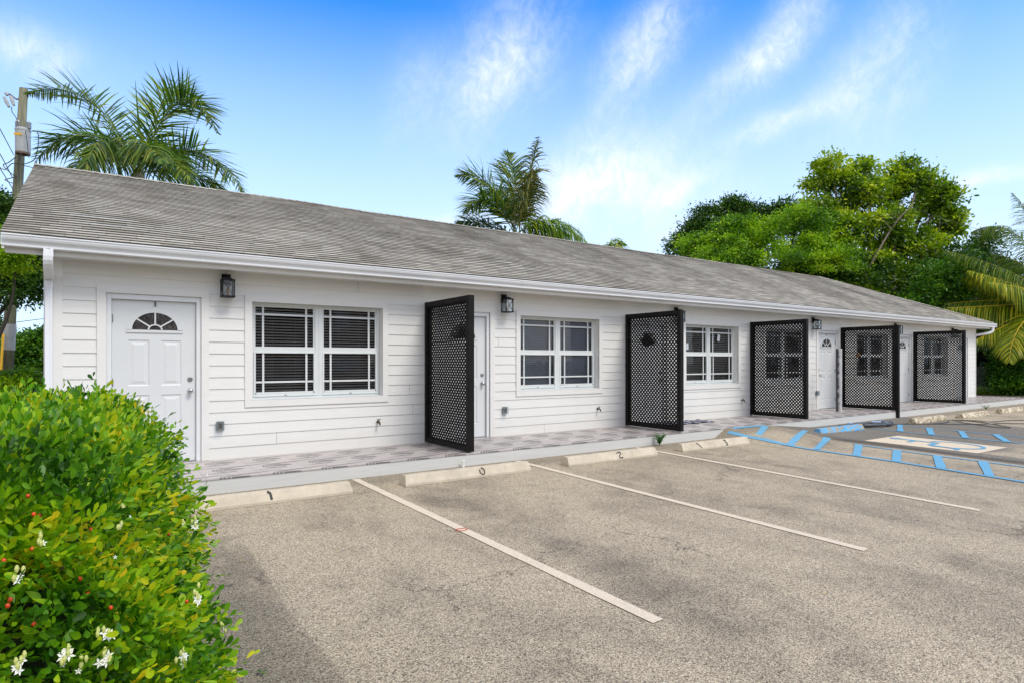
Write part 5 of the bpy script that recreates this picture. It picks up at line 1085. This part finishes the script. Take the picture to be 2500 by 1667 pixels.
wire([(-60, 290), (0, 377), (30, 434)], 12, 19.8, .012, 'middle thin wire rising to the left edge from the pole')
wire([(-60, 330), (0, 412), (34, 467)], 12, 19.8, .012, 'lower thin wire rising to the left edge from the pole')
wire([(80, 320), (92, 325), (94, 345), (90, 372), (82, 392), (55, 402), (30, 400), (12, 415), (-6, 405)], 19.6, 19.6, .014, 'black loop hanging right of the transformer and round below it')
wire([(38, 385), (20, 398), (8, 405), (28, 425), (40, 432), (25, 436), (12, 440), (30, 448)], 19.7, 19.6, .014, 'black looped wires left of the pole below the transformer')
wire([(28, 262), (30, 275), (40, 290), (45, 315), (42, 350), (52, 380)], 19.5, 19.4, .012, 'black lead running down from the cutout over the transformer face')
wire([(62, 322), (66, 345), (70, 385)], 19.4, 19.3, .012, 'short black lead down the right of the transformer face')
wire([(58, 405), (72, 408), (88, 412), (120, 406)], 19.8, 22, .014, 'wire leaving the pole rightwards to behind the ridge')
wire([(2075, 455), (2150, 482), (2340, 546), (2420, 566), (2600, 600)], 30, 25, .007, 'thin wire passing in front of the tall tree at the right')
wire([(20, 790), (70, 783), (130, 776)], 21, 28, .014, 'thin wire low in the gap left of the gable')

# ------------------------------------------------------------------ fences
fp = gr(2425, 972); fn = thing('chain_link_fence', 'rusty chain link fence with a grey post beyond the building end', 'fence', (fp[0], fp[1]+2.2, 0))
def fpt(s_, z_): b0 = at(2378, 900, 27.5); b1 = at(2600, 900, 31.5); q_ = b0+(b1-b0)*s_; return (q_[0], q_[1], z_)
m_ = MB(); W_ = 5.2; Hh = 1.25; n_ = int(W_/.075)
for i in range(-int(Hh/.075), n_):
    for sg in (0, 1):
        a = i*.075/W_; b_ = (i*.075+Hh)/W_; z0_, z1_ = (-.03, Hh-.03) if sg == 0 else (Hh-.03, -.03); s0, s1 = a, b_
        if s0 < 0: z0_ = z0_+(z1_-z0_)*(0-s0)/(s1-s0); s0 = 0
        if s1 > 1: z1_ = z0_+(z1_-z0_)*(1-s0)/(s1-s0); s1 = 1
        if s1 > s0: m_.tube([fpt(s0, z0_), fpt(s1, z1_)], .009, 3, False)
m_.build('mesh', M['galv'], fn, fixn=False)
for s_ in (.0, .21, .6, 1.0):
    m_ = MB(); m_.tube([fpt(s_, -.05), fpt(s_, 1.32)], .05, 8); m_.build('post', M['galv'], fn)
m_ = MB(); q_ = at(2360, 900, 33); m_.box(q_[0], q_[0]+9, q_[1]+.6, q_[1]+.75, 0, 1.9); tag(m_.build('block_wall', plain('grey_block_wall', (.10, .11, .115), .9, var=.3, scale=2, bmp=.4)), 'dim grey block wall in shade behind the chain link fence', 'wall')
m_ = MB(); q_ = at(95, 950, 17); t_ = thing('garden_wall', 'low brown block wall with a rounded post left of the downspout', 'wall', tuple(q_)); m_.box(q_[0]-.9, q_[0]+1.0, q_[1]-.06, q_[1]+.06, 0, .78); m_.build('block_wall', plain('brown_block', (.16, .12, .09), .9, var=.3), t_)
q_ = at(90, 930, 17); m_ = MB(); m_.lathe([(.11, 0), (.11, 1.0), (.09, 1.06), (.04, 1.10)], (q_[0], q_[1]-.15, 0), 10); m_.build('post', plain('tan_concrete_post', (.33, .25, .17), .9, var=.2), t_)
# ground cover along the lot's far edge
P = []; 
for _ in range(5200):
    u = random.uniform(2340, 2620); q_ = at(u, 881, random.uniform(27.2, 31)); P.append((q_[0], q_[1], random.uniform(-.03, .10)))
for _ in range(5000): P.append((random.uniform(-9, -.9), random.uniform(-1.0, 14), random.uniform(-.03, .14)))
P = np.array(P); k = len(P)
tag(leaf_obj('ground_cover', [scatter(DIA_V, DIA_F, P, unit(rng.normal(size=(k, 3))+[0, 0, .6]), unit(rng.normal(size=(k, 3))+[0, 0, .8]), .07+.10*rng.random(k))], M['tree_mid']), 'low scrubby ground cover along the edges of the lot', 'ground cover', kind='stuff')

# ------------------------------------------------------------------ the building across the lot, seen only in the window panes
nb = thing('neighbour_building', 'brown two-storey building across the car park, mirrored in the window panes', 'building', (3, -29, -.4))
m_ = MB(); m_.box(-9, 15, -36, -29, -.5, 5.6); m_.build('wall', plain('brown_render', (.36, .24, .19), .8, var=.2, scale=.8), nb)
m_ = MB(); m_.prism([(-28.4, 5.6), (-36.6, 5.6), (-32.5, 7.6)], -9.8, 15.8); m_.build('roof', plain('dark_roof', (.10, .09, .09), .8, var=.2), nb)
for i in range(7):
    for z_ in (.6, 3.3):
        m_ = MB(); x_ = -7.6+i*3.3; m_.box(x_, x_+1.3, -29.0, -28.94, z_, z_+1.5); m_.build('window', M['lampblack'] if (i+int(z_)) % 3 else M['vinyl'], nb)
    m_ = MB(); m_.box(-8.9+i*3.3, -8.6+i*3.3, -28.2, -27.95, -.4, 5.58); m_.build('column', M['trim'], nb)
